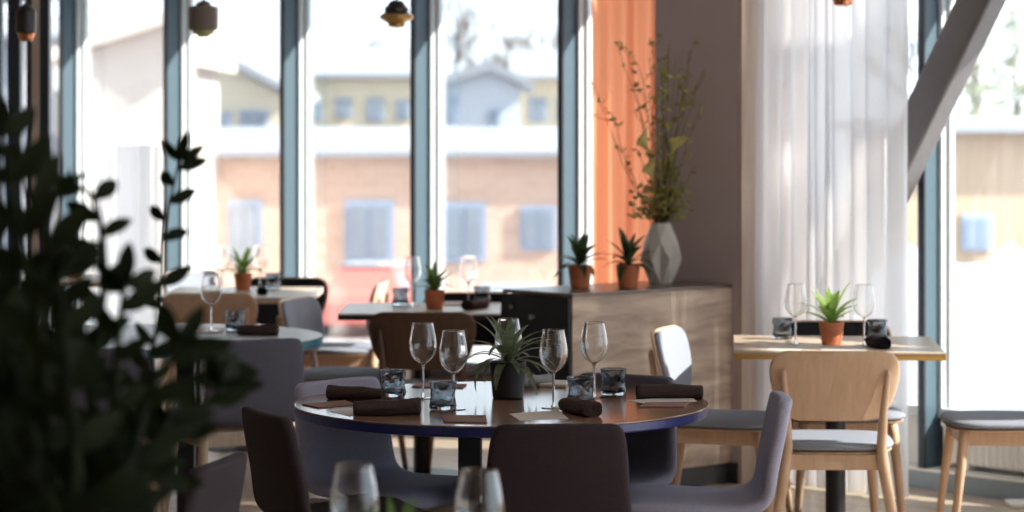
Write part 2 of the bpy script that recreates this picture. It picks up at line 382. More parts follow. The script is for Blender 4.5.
# radiators below the glass
def radiator(t0, t1, label):
    r = thing('radiator', label, 'radiator', W((t0+t1)/2, 0.10, 0.088), 0, 'white radiators under the glass wall')
    bm = bmesh.new(); pts = []
    nfl = int((t1-t0)/0.035)
    front = []
    for i in range(nfl*4+1):
        t = t0+(t1-t0)*i/(nfl*4); ph = i % 4
        front.append((t, 0.075-(0.010 if ph in (1, 2) else 0.0)))
    for z0, z1 in ((0.115, 0.268),):
        a = [bm.verts.new(W(t, w, z0)) for t, w in front]; b = [bm.verts.new(W(t, w, z1)) for t, w in front]
        a2 = [bm.verts.new(W(t, 0.125, z0)) for t, w in front]; b2 = [bm.verts.new(W(t, 0.125, z1)) for t, w in front]
        for k in range(len(a)-1):
            bm.faces.new((a[k], a[k+1], b[k+1], b[k])); bm.faces.new((a2[k], b2[k], b2[k+1], a2[k+1]))
            bm.faces.new((b[k], b[k+1], b2[k+1], b2[k])); bm.faces.new((a[k], a2[k], a2[k+1], a[k+1]))
        bm.faces.new((a[0], b[0], b2[0], a2[0])); bm.faces.new((a[-1], a2[-1], b2[-1], b[-1]))
    p = link('fluted_panel', bm, 'white', r)
    q = wobj('top_grille', 'white', (t0, t1, 0.06, 0.13, 0.27, 0.298), parent=r)
    f = wobj('foot', 'white', (t0+0.1, t0+0.13, 0.08, 0.12, 0.088, 0.116), parent=r)
    g = wobj('foot', 'white', (t1-0.13, t1-0.1, 0.08, 0.12, 0.088, 0.116), parent=r)
    for o in (p, q, f, g): o.location = -r.location
    return r
radiator(-2.6, -0.10, 'white fluted radiator under the window right of the white curtain')
radiator(2.3, 5.4, 'white fluted radiator under the windows behind the middle tables')

# curtains
def curtain(name, t0, t1, w, z0, z1, m, lam, amp, seed, label):
    rnd = random.Random(seed); bm = bmesh.new()
    nx = int((t1-t0)/0.008); ph = 0; prof = []
    for i in range(nx+1):
        t = t0+(t1-t0)*i/nx
        ph += 2*math.pi*0.008/(lam*(1+0.35*math.sin(t*7+seed)+0.2*math.sin(t*23)))
        prof.append((t, ph))
    rows = []
    nz = 14
    for j in range(nz+1):
        z = z0+(z1-z0)*j/nz; k = 1-0.35*(z-z0)/(z1-z0)
        rows.append([W(t+0.01*math.sin(p*0.5+z), w+amp*k*math.sin(p+0.10*math.sin(z*.8+t*5))+0.004*math.sin(z*1.2+t*9), z) for t, p in prof])
    grid(bm, rows)
    o = link(name, bm, m, smooth=True)
    return tag(o, label, 'curtain')
c1 = curtain('sheer_curtain', tpx(908, -0.36), cl-0.026, -0.36, 0.015, CEIL-0.03, 'sheer', 0.088, 0.032, 3, 'white sheer floor-length curtain hanging behind the square table by the window')
c2 = curtain('orange_curtain', cl+0.50, tpx(589, -0.18), -0.18, 0.015, CEIL-0.03, 'orange', 0.085, 0.026, 8, 'orange floor-length curtain behind the flower vase, left of the grey column')
sun_block = curtain('sheer_curtain', -1.85, -0.587, -0.022, 0.31, CEIL-0.03, 'sheer', 0.10, 0.014, 6, 'added white sheer curtain out of view at right, shading the sideboard from sun')  # added unseen sheer that keeps a sun streak off the sideboard
c3 = curtain('sheer_curtain', tpx(160, -0.06), tpx(96, -0.06), -0.07, 0.30, 1.45, 'sheer', 0.10, 0.018, 5, 'short white sheer curtain covering the lower part of the far left window')

# diagonal steel brace in front of the glass at the right
def brace():
    r = thing('diagonal_brace', 'dark grey diagonal steel brace crossing the window right of the white curtain', 'brace', W(-0.6, -0.09, 0))
    # sight points of the front dark face (left edge / right edge) on the plane w=-0.14, and depth 0.13
    bm = bmesh.new()
    def pt(px, py, w):
        t = tpx(px, w); p = W(t, w, 0); return Vector((p.x, p.y, H-(py-HY)*p.y/F))
    w1, w2 = -0.14, -0.015
    # centre line from low left to high right, in wall plane
    a = pt(908, 133, w1); b = pt(972, 0, w1)
    d = (b-a).normalized(); lo = a-d*(a.z-0.05)/d.z; hi = a+d*((CEIL-a.z)/d.z)
    side = d.cross(WN).normalized()
    hw = 0.078
    vs = []
    for p in (lo, hi):
        for s, ww in ((-1, 0), (1, 0), (1, 1), (-1, 1)):
            vs.append(bm.verts.new(p+side*hw*s+WN*(w2-w1)*ww - r.location))
    for f in ((3, 2, 1, 0), (4, 5, 6, 7), (0, 1, 5, 4), (1, 2, 6, 5), (2, 3, 7, 6), (3, 0, 4, 7)): bm.faces.new([vs[i] for i in f])
    o = link('steel_beam', bm, 'steel_grey', r); mods(o, bevel=0.012)
    bm = bmesh.new()
    for v in ((lo, 0.05),):
        box(bm, -0.14, 0.14, -0.10, 0.10, 0.0, 0.02, 0.004)
    o = link('foot_plate', bm, 'steel_grey', r); o.location = Vector((lo.x, lo.y, 0.0))+WN*0.065-r.location; o.rotation_euler = (0, 0, WALL_RZ)
    bm = bmesh.new(); box(bm, -0.14, 0.14, -0.10, 0.10, 0.0, 0.02, 0.004)
    o = link('head_plate', bm, 'steel_grey', r); o.location = Vector((hi.x, hi.y, CEIL-0.02))+WN*0.065-r.location; o.rotation_euler = (0, 0, WALL_RZ)
brace()

# dark framed screen at the far left
def screen():
    d = 11.2
    r = thing('room_divider', 'dark slatted floor-to-ceiling room divider at the far left', 'divider', (-2.2, d, 0))
    for x0, x1, m in ((-26, 2, 'frame_dark'), (9, 21, 'frame_dark'), (28, 33, 'frame_dark'), (33, 41, 'panelwood'), (41, 50, 'frame_dark')):
        a = (x0-512)/F*d+2.2; b = (x1-512)/F*d+2.2
        o = link('post', boxm(a, b, -0.03, 0.03, 0.05, CEIL-0.05), m, r)
        if m == 'panelwood': o['label'] = 'beige wooden strip'
    a = (-26-512)/F*d+2.2; b = (50-512)/F*d+2.2
    link('bottom_rail', boxm(a, b, -0.03, 0.03, 0, 0.05), 'frame_dark', r)
    link('top_rail', boxm(a, b, -0.03, 0.03, CEIL-0.05, CEIL), 'frame_dark', r)
screen()

# ------------------------------------------------------------------ chairs
def shell_chair(fab):
    t = thing('shell_chair', 'x', 'chair')
    prof = [(.222, .452, .160), (.224, .470, .182), (.195, .488, .198), (.10, .486, .208), (0, .479, .212), (-.09, .476, .210), (-.15, .481, .206),
            (-.190, .502, .201), (-.208, .545, .195), (-.222, .61, .190), (-.238, .68, .185), (-.250, .745, .178), (-.257, .776, .168), (-.259, .788, .150)]
    bm = bmesh.new(); rows = []
    for y, z, hw in prof:
        row = []
        for k in range(9):
            s = -1+2*k/8.0
            back = max(0, min(1, (z-.50)/.1))
            # gentle dish: seat edges lift, back edges come forward
            row.append((hw*s, y+0.018*s*s*back, z+0.008*s*s*(1-back)))
        rows.append(row)
    grid(bm, rows)
    o = link('upholstered_shell', bm, fab, t, smooth=True); mods(o, solid=0.038, sub=2, offset=-0.0)
    bm = bmesh.new()
    for sx in (-1, 1):
        box(bm, sx*.165-.014, sx*.165+.014, -.17, .185, .395, .457, .004)
    box(bm, -.165, .165, .155, .18, .395, .452, .004); box(bm, -.165, .165, -.16, -.135, .395, .452, .004)
    link('seat_frame', bm, 'shell_leg', t)
    for sx in (-1, 1):
        for (y0, y1, ztop) in ((.165, .21, .452), (-.165, -.235, .452)):
            bm = bmesh.new()
            tube(bm, [(sx*.178, y0, ztop), (sx*.182, y0, .37), (sx*.215, y1, 0)], [.017, .019, .011], 12)
            link('leg', bm, 'shell_leg', t, smooth=True)
    return t
def ply_chair(back_m, pad_m, seat_m, leg_m='leg'):
    t = thing('plywood_chair', 'x', 'chair')
    zs = [.545, .552, .575, .61, .65, .69, .73, .762, .782, .790]
    hw = [.120, .150, .180, .200, .213, .222, .225, .216, .194, .165]
    def yb(z, x): return -.200-.24*(z-.55)+0.55*x*x
    def panel(k, off, dz=0):
        bm = bmesh.new(); rows = []
        for z, h in zip(zs, hw):
            zz = .6675+(z-.6675)*k
            rows.append([(h*k*s, yb(zz, h*k*s)+off, zz) for s in [-1, -.92, -.7, -.4, -.15, .15, .4, .7, .92, 1]])
        grid(bm, rows); return bm
    o = link('backrest', panel(1, 0), back_m, t, smooth=True); mods(o, solid=.012, sub=1)
    o = link('back_pad', panel(.96, .0145), pad_m, t, smooth=True); mods(o, solid=.016, sub=1)
    # seat: squircle
    def seat(z0, z1, k, dome):
        bm = bmesh.new(); rings = []
        for z, s in ((z0, .90), (z0+(z1-z0)*.25, .985), (z0+(z1-z0)*.6, 1.0), (z1-.002, .965)):
            ring = []
            for i in range(36):
                a = 2*math.pi*i/36; c, sn = math.cos(a), math.sin(a)
                e = 2/3.6
                x = math.copysign(abs(c)**e, c)*.225*k*s; y = math.copysign(abs(sn)**e, sn)*.222*k*s
                x *= 1+0.05*(y/.22)
                ring.append(bm.verts.new((x, y, z)))
            rings.append(ring)
        for a, b in zip(rings, rings[1:]):
            for i in range(36): bm.faces.new((a[i], a[(i+1) % 36], b[(i+1) % 36], b[i]))
        bm.faces.new(rings[0][::-1])
        last = rings[-1]
        for s, dz in ((.8, dome*.6), (.45, dome)):
            ring = [bm.verts.new((v.co.x*s, v.co.y*s, z1+dz)) for v in rings[-1]]
            for i in range(36): bm.faces.new((last[i], last[(i+1) % 36], ring[(i+1) % 36], ring[i]))
            last = ring
        bm.faces.new(last); return bm
    link('seat', seat(.432, .442, .97, 0), back_m, t, smooth=False)
    link('seat_pad', seat(.442, .468, 1, .006), seat_m, t, smooth=True)
    bm = bmesh.new()
    for sx in (-1, 1): box(bm, sx*.158-.011, sx*.158+.011, -.19, .17, .378, .432, .003)
    box(bm, -.158, .158, .150, .172, .378, .432, .003); box(bm, -.158, .158, -.205, -.183, .378, .432, .003)
    link('seat_frame', bm, leg_m, t)
    for sx in (-1, 1):
        bm = bmesh.new()
        tube(bm, [(sx*.178, -.240, .722), (sx*.177, -.243, .71), (sx*.165, -.226, .58), (sx*.160, -.212, .46), (sx*.166, -.205, .40), (sx*.23, -.275, 0)],
             [.006, .011, .014, .018, .021, .012], 12)
        link('leg', bm, leg_m, t, smooth=True)
        bm = bmesh.new()
        tube(bm, [(sx*.166, .165, .430), (sx*.170, .168, .39), (sx*.205, .215, 0)], [.019, .020, .012], 12)
        link('leg', bm, leg_m, t, smooth=True)
    return t
used = set()
def put(proto, px, py, fx, fy, label, group, shell=True):
    """place a chair by the middle of its back's top edge and the way it faces"""
    h, yo = (.795, .26) if shell else (.79, .258)
    p = P(px, py, h); f = Vector((fx, fy)).normalized()
    loc = (p.x+f.x*yo, p.y+f.y*yo, 0); rz = math.atan2(-f.x, f.y)
    if proto.name in used: c = dup(proto, loc, rz, label, group)
    else:
        used.add(proto.name); c = proto; c.location = loc; c.rotation_euler = (0, 0, rz); c['label'] = label; c['group'] = group
    return c
shell = shell_chair('fabric'); shell_shaded = shell_chair('fabric_shaded'); shellb = shell_chair('fabric_brown')
GR = 'upholstered chairs around the round tables'
put(shell, 333, 376.5, .73, -.68, 'grey upholstered chair at the left far side of the navy-edged round table', GR)
put(shell_shaded, 629, 371.5, -.50, -.86, 'grey upholstered chair facing the camera at the right far side of the navy-edged round table', GR)
put(shell, 786, 393, -1, .03, 'grey upholstered chair in side profile at the right of the navy-edged round table', GR)
put(shellb, 559, 421.5, -.06, 1, 'dark upholstered chair with its back to the camera, in front of the round table', GR)
put(shellb, 260, 408.5, .9, .43, 'dark upholstered chair at the near left of the navy-edged round table', GR)
put(shell_shaded, 260, 337.5, -.45, .9, 'grey upholstered chair with its back to us at the teal-edged round table', GR)
put(shell_shaded, 98, 346, -.1, 1, 'grey upholstered chair behind the dark plant, left one at the teal-edged table', GR)
put(shellb, 226, 456, -.97, .22, 'upholstered chair in the left foreground, partly hidden by the dark plant', GR)
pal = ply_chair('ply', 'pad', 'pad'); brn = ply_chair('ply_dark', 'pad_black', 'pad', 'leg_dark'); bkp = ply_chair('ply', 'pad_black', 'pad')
GP = 'plywood chairs around the square tables'
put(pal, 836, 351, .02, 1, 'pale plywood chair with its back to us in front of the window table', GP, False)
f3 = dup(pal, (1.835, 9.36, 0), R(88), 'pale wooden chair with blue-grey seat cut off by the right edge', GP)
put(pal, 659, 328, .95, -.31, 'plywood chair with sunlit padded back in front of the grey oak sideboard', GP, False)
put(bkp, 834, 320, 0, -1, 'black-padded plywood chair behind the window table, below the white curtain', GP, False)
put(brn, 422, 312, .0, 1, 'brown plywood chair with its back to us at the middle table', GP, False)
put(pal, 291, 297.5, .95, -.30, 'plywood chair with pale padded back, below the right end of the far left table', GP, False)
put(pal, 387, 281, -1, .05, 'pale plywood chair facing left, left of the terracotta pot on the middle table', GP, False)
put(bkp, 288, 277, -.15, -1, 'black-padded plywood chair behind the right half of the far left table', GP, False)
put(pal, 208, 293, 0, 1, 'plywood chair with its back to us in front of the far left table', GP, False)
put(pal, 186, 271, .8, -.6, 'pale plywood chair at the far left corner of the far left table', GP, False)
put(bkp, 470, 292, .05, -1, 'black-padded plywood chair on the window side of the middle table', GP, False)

# ------------------------------------------------------------------ tables
def round_table(cx, cy, r, edge, label, top='tabletop'):
    t = thing('round_table', label, 'table', (cx, cy, 0))
    bm = bmesh.new(); cappedlathe(bm, [(r-.004, .744), (r, .746), (r, .749), (r-.002, .750)], 96)
    link('tabletop', bm, top, t)
    bm = bmesh.new(); cappedlathe(bm, [(r-.012, .718), (r-.003, .720), (r-.001, .724), (r-.001, .744)], 96)
    o = link('edge_band', bm, edge, t); o['label'] = edge+' painted edge'
    bm = bmesh.new(); box(bm, -.25, .25, -.25, .25, .708, .718, .002); link('mounting_plate', bm, 'black', t)
    for sx, sy in ((-1, -1), (1, -1), (-1, 1), (1, 1)):
        bm = bmesh.new(); box(bm, sx*.092-.033, sx*.092+.033, sy*.092-.033, sy*.092+.033, .018, .708, .003); link('leg', bm, 'black', t)
    bm = bmesh.new(); box(bm, -.30, .30, -.30, .30, 0, .018, .006); link('base_plate', bm, 'black', t)
    return t
def rect_table(x0, x1, y0, y1, label, top, edge, rz=0.0, px=None):
    cx, cy = (x0+x1)/2, (y0+y1)/2; a, b = (x1-x0)/2, (y1-y0)/2
    t = thing('square_table', label, 'table', (cx, cy, 0), rz)
    link('tabletop', boxm(-a, a, -b, b, .742, .750, .0015), top, t)
    link('edge_band', boxm(-a+.001, a-.001, -b+.001, b-.001, .722, .742, .001), edge, t)
    bm = bmesh.new(); box(bm, -.17, .17, -.17, .17, .712, .722, .002); link('mounting_plate', bm, 'black', t)
    bm = bmesh.new(); cappedlathe(bm, [(.037, .016), (.037, .712)], 28); link('pedestal', bm, 'black', t, smooth=False)
    bm = bmesh.new(); cappedlathe(bm, [(.23, 0), (.23, .006), (.20, .014), (.05, .020)], 40); link('base_plate', bm, 'black', t)
    return t
round_table(-.029, 7.26, .60, 'navy', 'large round table with navy edge and walnut top in the centre')
round_table(-1.33, 9.60, .60, 'teal', 'round table with teal edge behind the dark plant at left', 'tabletop_grey')
round_table(-.12, 4.22, .60, 'navy', 'round table in the near foreground below the bottom edge of the view')
tr_c = (P(730, 351.4)+P(939, 354)+P(739, 334.6)+P(935.6, 336.2))/4
rect_table(tr_c.x-.375, tr_c.x+.375, tr_c.y-.355, tr_c.y+.355, 'small square table with pale top and ochre edge by the white curtain', 'tabletop_pale', 'ochre', R(-5))
rect_table(-.75, -.05, 10.75, 11.45, 'square table with dark edge in the middle, left of the sideboard', 'tabletop_pale', 'black')
rect_table(-1.68, -.95, 11.78, 12.6, 'pale rectangular table by the window behind the teal-edged table', 'tabletop_pale', 'ply')
rect_table(-2.72, -2.12, 13.0, 13.7, 'small table at the far left behind the dark plant', 'tabletop_pale', 'ply')

# ------------------------------------------------------------------ sideboard
ca = P(572.5, 293.7, .867); cb = P(732.5, 284.2, .867)
cd = (cb-ca); clen = cd.length; crz = math.atan2(cd.y, cd.x)
sb = thing('sideboard', 'grey oak sideboard with anthracite drawer front, below the vase', 'sideboard', (ca.x, ca.y, 0), crz)
dp = 0.43
link('body', boxm(.004, clen-.004, .004, dp-.004, .09, .847), 'cab_wood', sb)
link('side_panel', boxm(0, clen, -.0, .018, .09, .852, .001), 'cab_wood', sb)
link('top', boxm(-.004, clen, -.003, dp, .852, .867, .001), 'cab_top', sb)
link('plinth', boxm(.02, clen, .02, dp-.02, 0, .09), 'plinth', sb)
def front(z0, z1, nm):
    o = link(nm, boxm(-.016, .002, .006, dp-.006, z0, z1, .0015), 'cab_dark', sb)
    return o
d1 = front(.655, .848, 'drawer'); d2 = front(.375, .650, 'drawer'); d3 = front(.095, .370, 'drawer')
for d, z in ((d1, .76), (d2, .52), (d3, .24)):
    bm = bmesh.new(); tube(bm, [(-.014, .22, z), (-.026, .22, z), (-.034, .22, z)], [.007, .007, .011], 16); link('knob', bm, 'brushed', d)
bm = bmesh.new(); tube(bm, [(-.014, .36, .795), (-.022, .36, .795)], [.009, .008], 16); o = link('lock', bm, 'brushed', d1)
TH = .867

# ------------------------------------------------------------------ tableware
def wine_glass():
    t = thing('wine_glass', 'x', 'wine glass')
    bm = bmesh.new()
    lathe(bm, [(.0005, .0035), (.012, .0035), (.030, .0020), (.0345, .0012), (.0345, 0), (.0005, 0)], 40)
    link('foot', bm, 'glass', t, smooth=True)
    bm = bmesh.new(); lathe(bm, [(.010, .003), (.0050, .008), (.0036, .02), (.0034, .06), (.0036, .09), (.0055, .100), (.012, .106)], 16)
    link('stem', bm, 'glass', t, smooth=True)
    bm = bmesh.new()
    out = [(.001, .102), (.012, .105), (.025, .114), (.035, .128), (.0405, .146), (.0410, .162), (.038, .182), (.0335, .204), (.0308, .2215), (.0305, .2230)]
    inn = [(r-.0011, z+.0006) for r, z in out[::-1]]; inn[0] = (.0296, .2230); inn.insert(0, (.0300, .2234))
    inn = [(max(.0006, r), z) for r, z in inn]
    lathe(bm, out+inn, 48)
    link('bowl', bm, 'glass', t, smooth=True)
    return t
def tumbler():
    bm = bmesh.new()
    wob = lambda a, z: (0.05*math.sin(4*a+110*z)*math.sin(130*z+a)+0.035*math.sin(7*a-160*z))*min(1, max(0, (.078-z)/.014))
    out = [(.001, 0), (.029, 0), (.034, .0015), (.0372, .006), (.0380, .014), (.0368, .022), (.0350, .030), (.0340, .038), (.0337, .046), (.0345, .054), (.0360, .062), (.0380, .070), (.0392, .0775), (.0393, .0792), (.0385, .080)]
    inn = [(.0372, .0798), (.0368, .0780), (.0352, .068), (.0335, .058), (.0318, .048), (.0315, .040), (.0325, .031), (.0338, .022), (.0325, .015), (.027, .0125), (.001, .012)]
    lathe(bm, out+inn, 48, wob=wob)
    o = link('tumbler', bm, 'tumbler', smooth=True); tag(o, 'x', 'glass')
    return o
wg = wine_glass(); tb = tumbler()
def place(proto, p, label, group, rz=0.0, z=.75):
    loc = (p.x, p.y, z)
    if proto.name in used: return dup(proto, loc, rz, label, group)
    used.add(proto.name); proto.location = loc; proto.rotation_euler = (0, 0, rz); proto['label'] = label; proto['group'] = group
    return proto
GW = 'wine glasses on the navy-edged round table'
place(wg, P(423, 398.5), 'leftmost wine glass on the navy-edged round table, behind the others', GW)
place(wg, P(453.5, 409.5), 'wine glass just left of the black plant pot on the round table', GW)
place(wg, P(553.5, 408), 'wine glass just right of the black plant pot on the round table', GW)
place(wg, P(594, 398), 'rightmost wine glass on the navy-edged round table', GW)
place(wg, P(508.5, 392.5), 'wine glass standing behind the striped plant on the round table', GW)
GW2 = 'wine glasses on the far tables'
place(wg, P(211, 331), 'wine glass on the teal-edged round table', GW2)
place(wg, P(412, 306), 'wine glass left of the terracotta pot on the middle table', GW2)
place(wg, P(468.5, 305), 'wine glass right of the terracotta pot on the middle table', GW2)
place(wg, P(222, 291), 'wine glass left of the terracotta pot on the far left table', GW2)
place(wg, P(260, 290), 'wine glass right of the terracotta pot on the far left table', GW2)
place(wg, P(795.5, 344.5), 'wine glass left of the potted plant on the window table', GW2)
place(wg, P(864, 345.5), 'wine glass right of the potted plant on the window table', GW2)
GW3 = 'wine glasses on the foreground table'
place(wg, Vector((-.267, 4.24, 0)), 'out-of-focus wine glass rising from the bottom edge, left one', GW3)
place(wg, Vector((-.055, 4.17, 0)), 'out-of-focus wine glass rising from the bottom edge, in front of the dark chair', GW3)
GT = 'smoky tumblers on the navy-edged round table'
place(tb, P(393, 397), 'smoky tumbler beside the far rolled napkin at the left of the round table', GT, .3)
place(tb, P(443, 410), 'blue-tinted tumbler in front of the two left wine glasses', GT, 1.1)
place(tb, P(580.5, 404.5), 'smoky tumbler behind the napkin that points at the camera', GT, 2.2)
place(tb, P(613.5, 395.5), 'dark tumbler between the rightmost wine glass and the right napkin', GT, 3.4)
GT2 = 'tumblers on the far tables'
place(tb, P(782.5, 339), 'tumbler left of the plant on the window table', GT2, .5)
place(tb, P(877, 341), 'tumbler behind the rolled napkin on the window table', GT2, 1.5)
place(tb, P(235, 331), 'tumbler on the teal-edged table beside the wine glass', GT2, 2.5)
place(tb, P(400.5, 305.5), 'tumbler left of the terracotta pot on the middle table', GT2, 3.5)
place(tb, P(273, 289), 'tumbler at the right half of the far left table', GT2, 4.5)
place(tb, P(482, 304), 'tumbler beside the dark napkin on the middle table', GT2, 5.5)

def napkin(p, dx, dy, length, r0, r1, m, label, seed=1, flat=.85, z=.75, group='rolled napkins on the tables'):
    rnd = random.Random(seed); bm = bmesh.new()
    d = Vector((dx, dy, 0)).normalized(); nrm = Vector((-d.y, d.x, 0))
    n, m2 = 30, 20; r0 *= 1.15; r1 *= 1.15
    rings = []
    for i in range(m2+1):
        s = i/m2; r = r0+(r1-r0)*s; ring = []
        r *= 1+.05*math.sin(s*9+seed)
        for k in range(n):
            a = 2*math.pi*k/n
            rr = r*(1+.06*math.sin(3*a+s*4+seed)+.03*math.sin(7*a+s*11)) + (.0035 if (a+s*.5+seed) % 6.283 < 2.2 else 0)
            zc = max(-r*.80, rr*math.sin(a)*flat)
            zc = zc+r*.80
            ring.append(bm.verts.new(d*((s-.5)*length)+nrm*rr*math.cos(a)*1.12+Vector((0, 0, zc))))
        rings.append(ring)
    for a, b in zip(rings, rings[1:]):
        for k in range(n): bm.faces.new((a[k], a[(k+1) % n], b[(k+1) % n], b[k]))
    # rolled ends: rings stepping inward with alternating depth
    for ring, sg in ((rings[0], -1), (rings[-1], 1)):
        c = sum((v.co for v in ring), Vector())/n; last = ring
        for q, (k, dd) in enumerate(((.86, .003), (.72, -.004), (.60, .002), (.46, -.005), (.34, .001), (.2, -.006))):
            nr = [bm.verts.new(c+(v.co-c)*k+d*sg*dd) for v in ring]
            for j in range(n): bm.faces.new((last[j], last[(j+1) % n], nr[(j+1) % n], nr[j]))
            last = nr
        bm.faces.new(last)
    o = link('rolled_napkin', bm, m, smooth=True); o.location = (p.x, p.y, z)
    # loose outer flap along the roll
    return tag(o, label, 'napkin', group)
GN = 'rolled napkins on the navy-edged round table'
napkin(P(356, 399.5), 1, -.28, .165, .021, .018, 'napkin', 'far of the two brown rolled napkins at the left of the round table', 2, group=GN)
napkin(P(387, 415), 1, .12, .180, .020, .022, 'napkin', 'near of the two brown rolled napkins at the left of the round table', 5, group=GN)
napkin(P(579, 414), .42, -.9, .165, .019, .023, 'napkin', 'brown rolled napkin pointing at the camera beside the right wine glasses', 7, group=GN)
napkin(P(669.5, 398), 1, .03, .190, .021, .021, 'napkin', 'brown rolled napkin at the right side of the round table', 9, group=GN)
napkin(P(532, 386.5), .75, .6, .14, .020, .016, 'napkin_grey', 'pale grey rolled napkin behind the black plant pot', 11, group=GN)
GN2 = 'rolled napkins on the far tables'
napkin(P(258, 335), 1, -.1, .150, .019, .019, 'napkin', 'brown rolled napkin on the teal-edged round table', 12, group=GN2)
napkin(P(877, 347.5), .15, -1, .15, .019, .022, 'napkin_black', 'black rolled napkin pointing at the camera on the window table', 13, group=GN2)
napkin(P(476, 309), .45, .8, .15, .021, .018, 'napkin', 'dark rolled napkin on the middle table beside the sideboard', 14, group=GN2)
napkin(P(262, 294), .15, -1, .14, .018, .020, 'napkin_black', 'black rolled napkin at the near edge of the far left table', 15, group=GN2)

def sheet(name, quad, m, th, label, cat='card', marks=False, z=.7502, group=None):
    pts = [P(x, y) for x, y in quad]; c = sum(pts, Vector())/len(pts)
    bm = bmesh.new(); n = len(pts)
    a = [bm.verts.new((p.x-c.x, p.y-c.y, 0)) for p in pts]; b = [bm.verts.new((p.x-c.x, p.y-c.y, th)) for p in pts]
    bm.faces.new(a[::-1]); bm.faces.new(b)
    for k in range(n): bm.faces.new((a[k], a[(k+1) % n], b[(k+1) % n], b[k]))
    o = link(name, bm, m); o.location = (c.x, c.y, z); mods(o, bevel=th*.25)
    tag(o, label, cat, group)
    if marks:
        e = (pts[2]-pts[3]).normalized(); q = pts[2]-e*.045+(pts[1]-pts[2])*.30-c
        bm = bmesh.new()
        for k in range(4):
            x, y = q.x+e.x*k*.009, q.y+e.y*k*.009
            box(bm, x, x+.006, y-.006, y+.006, th, th+.0004)
        link('printed_mark', bm, 'ink', o)
    return o
GC = 'tan menu cards on the navy-edged round table'
sheet('menu_card', [(302, 405), (318, 408.5), (356, 405.5), (345, 401.5)], 'card', .004, 'tan card at the left edge of the round table, in front of the far napkin', group=GC)
sheet('menu_card', [(444, 422.5), (487, 423.5), (486, 416.5), (441, 416.5)], 'card', .004, 'tan card at the near edge of the round table, right of the blue-tinted tumbler', marks=True, group=GC)
sheet('menu_card', [(639, 408), (684, 407.5), (690, 403), (645, 403.8)], 'card', .004, 'tan card in front of the right rolled napkin', group=GC)
sheet('menu_card', [(412, 387.5), (463, 388.5), (467, 385), (416, 384.5)], 'card', .004, 'tan card at the far edge of the round table behind the leftmost wine glass', group=GC)
GS = 'paper sheets on the navy-edged round table'
sheet('paper_sheet', [(350, 416.5), (330, 411.5), (348, 409), (372, 410)], 'paper', .001, 'white paper sheet under the near left napkin', 'paper', group=GS)
sheet('paper_sheet', [(509, 414), (520, 420.8), (568, 418.5), (558, 410.5)], 'paper', .001, 'paper sheet at the near table edge, left of the napkin pointing at us', 'paper', group=GS)
sheet('paper_sheet', [(627, 400.5), (650, 404.5), (697, 401.5), (690, 396)], 'paper', .001, 'paper sheet under the right rolled napkin', 'paper', z=.7501, group=GS)
sheet('paper_sheet', [(539, 387), (566, 388), (568, 383.4), (543, 382.6)], 'paper', .010, 'folded white paper at the far edge of the round table, behind the right wine glass', 'paper', group=GS)
GS2 = 'paper sheets on the far tables'
sheet('paper_sheet', [(820, 351.0), (866, 351.2), (868, 346), (822, 346)], 'paper', .002, 'white paper in front of the plant on the window table', 'paper', group=GS2)
sheet('paper_sheet', [(765, 351.2), (800, 351.2), (806, 343), (776, 343)], 'paper', .001, 'paper at the near left of the window table', 'paper', group=GS2)
sheet('paper_sheet', [(444, 306), (466, 306), (462, 302.5), (444, 302.5)], 'paper', .006, 'white paper right of the terracotta pot on the middle table', 'paper', group=GS2)
sheet('paper_sheet', [(190, 334), (222, 335), (226, 328), (200, 327)], 'paper', .001, 'white paper under the wine glass on the teal-edged table', 'paper', group=GS2)

# ------------------------------------------------------------------ potted plants
def blade(bm, base, az, el, length, width, droop, n=9, fold=.25):
    p = Vector(base); e = el; step = length/n
    width *= 1.0
    hor = Vector((math.cos(az), math.sin(az), 0)); side = Vector((-math.sin(az), math.cos(az), 0))
    prev = None
    for i in range(n+1):
        s = i/n
        wd = width*.5*(math.sin(math.pi*min(1, (s*.85+.15)))**.8)*(1 if s < .98 else .1)
        d = hor*math.cos(e)+Vector((0, 0, 1))*math.sin(e)
        up = side.cross(d)*-1
        row = [bm.verts.new(p-side*wd+up*wd*fold), bm.verts.new(p.copy()), bm.verts.new(p+side*wd+up*wd*fold)]
        if prev:
            for k in range(2): bm.faces.new((prev[k], prev[k+1], row[k+1], row[k]))
        prev = row; p = p+d*step; e -= droop/n
def potted(name, p, z, pr, ph, potm, leafm, nl, ll, lw, el0, droop, label, seed, group=None, taper=.8, core=.06, spread=1.2):
    rnd = random.Random(seed)
    t = thing(name, label, 'potted plant', (p.x, p.y, z), rnd.random()*6, group)
    bm = bmesh.new()
    r0 = pr*taper
    lathe(bm, [(.001, 0), (r0*.94, 0), (r0, .004), (pr*.985, ph*.9), (pr, ph), (pr-.005, ph), (pr-.007, ph*.85), (pr-.012, ph*.8)], 36)
    link('pot', bm, potm, t, smooth=False)
    bm = bmesh.new(); cappedlathe(bm, [(pr-.009, ph*.80), (pr-.012, ph*.86), (pr*.4, ph*.88)], 24); link('soil', bm, 'soil', t)
    bm = bmesh.new()
    for i in range(nl):
        az = i*2.39996+rnd.uniform(-.25, .25); q = i/nl
        el = el0+(1.35-el0)*(1-q)**1.2+rnd.uniform(-.12, .12)
        zz = ph*.86+core*(1-q)
        blade(bm, (.006*math.cos(az), .006*math.sin(az), zz), az, el, ll*rnd.uniform(.75, 1.1), lw*rnd.uniform(.8, 1.1), droop*rnd.uniform(.6, 1.2)*(0.4+q*.8))
    o = link('foliage', bm, leafm, t, smooth=True, recalc=False)
    bm = bmesh.new(); tube(bm, [(0, 0, ph*.82), (0.002, 0, ph*.86+core)], [.008, .005], 10); link('stem', bm, leafm, t, smooth=True)
    return t
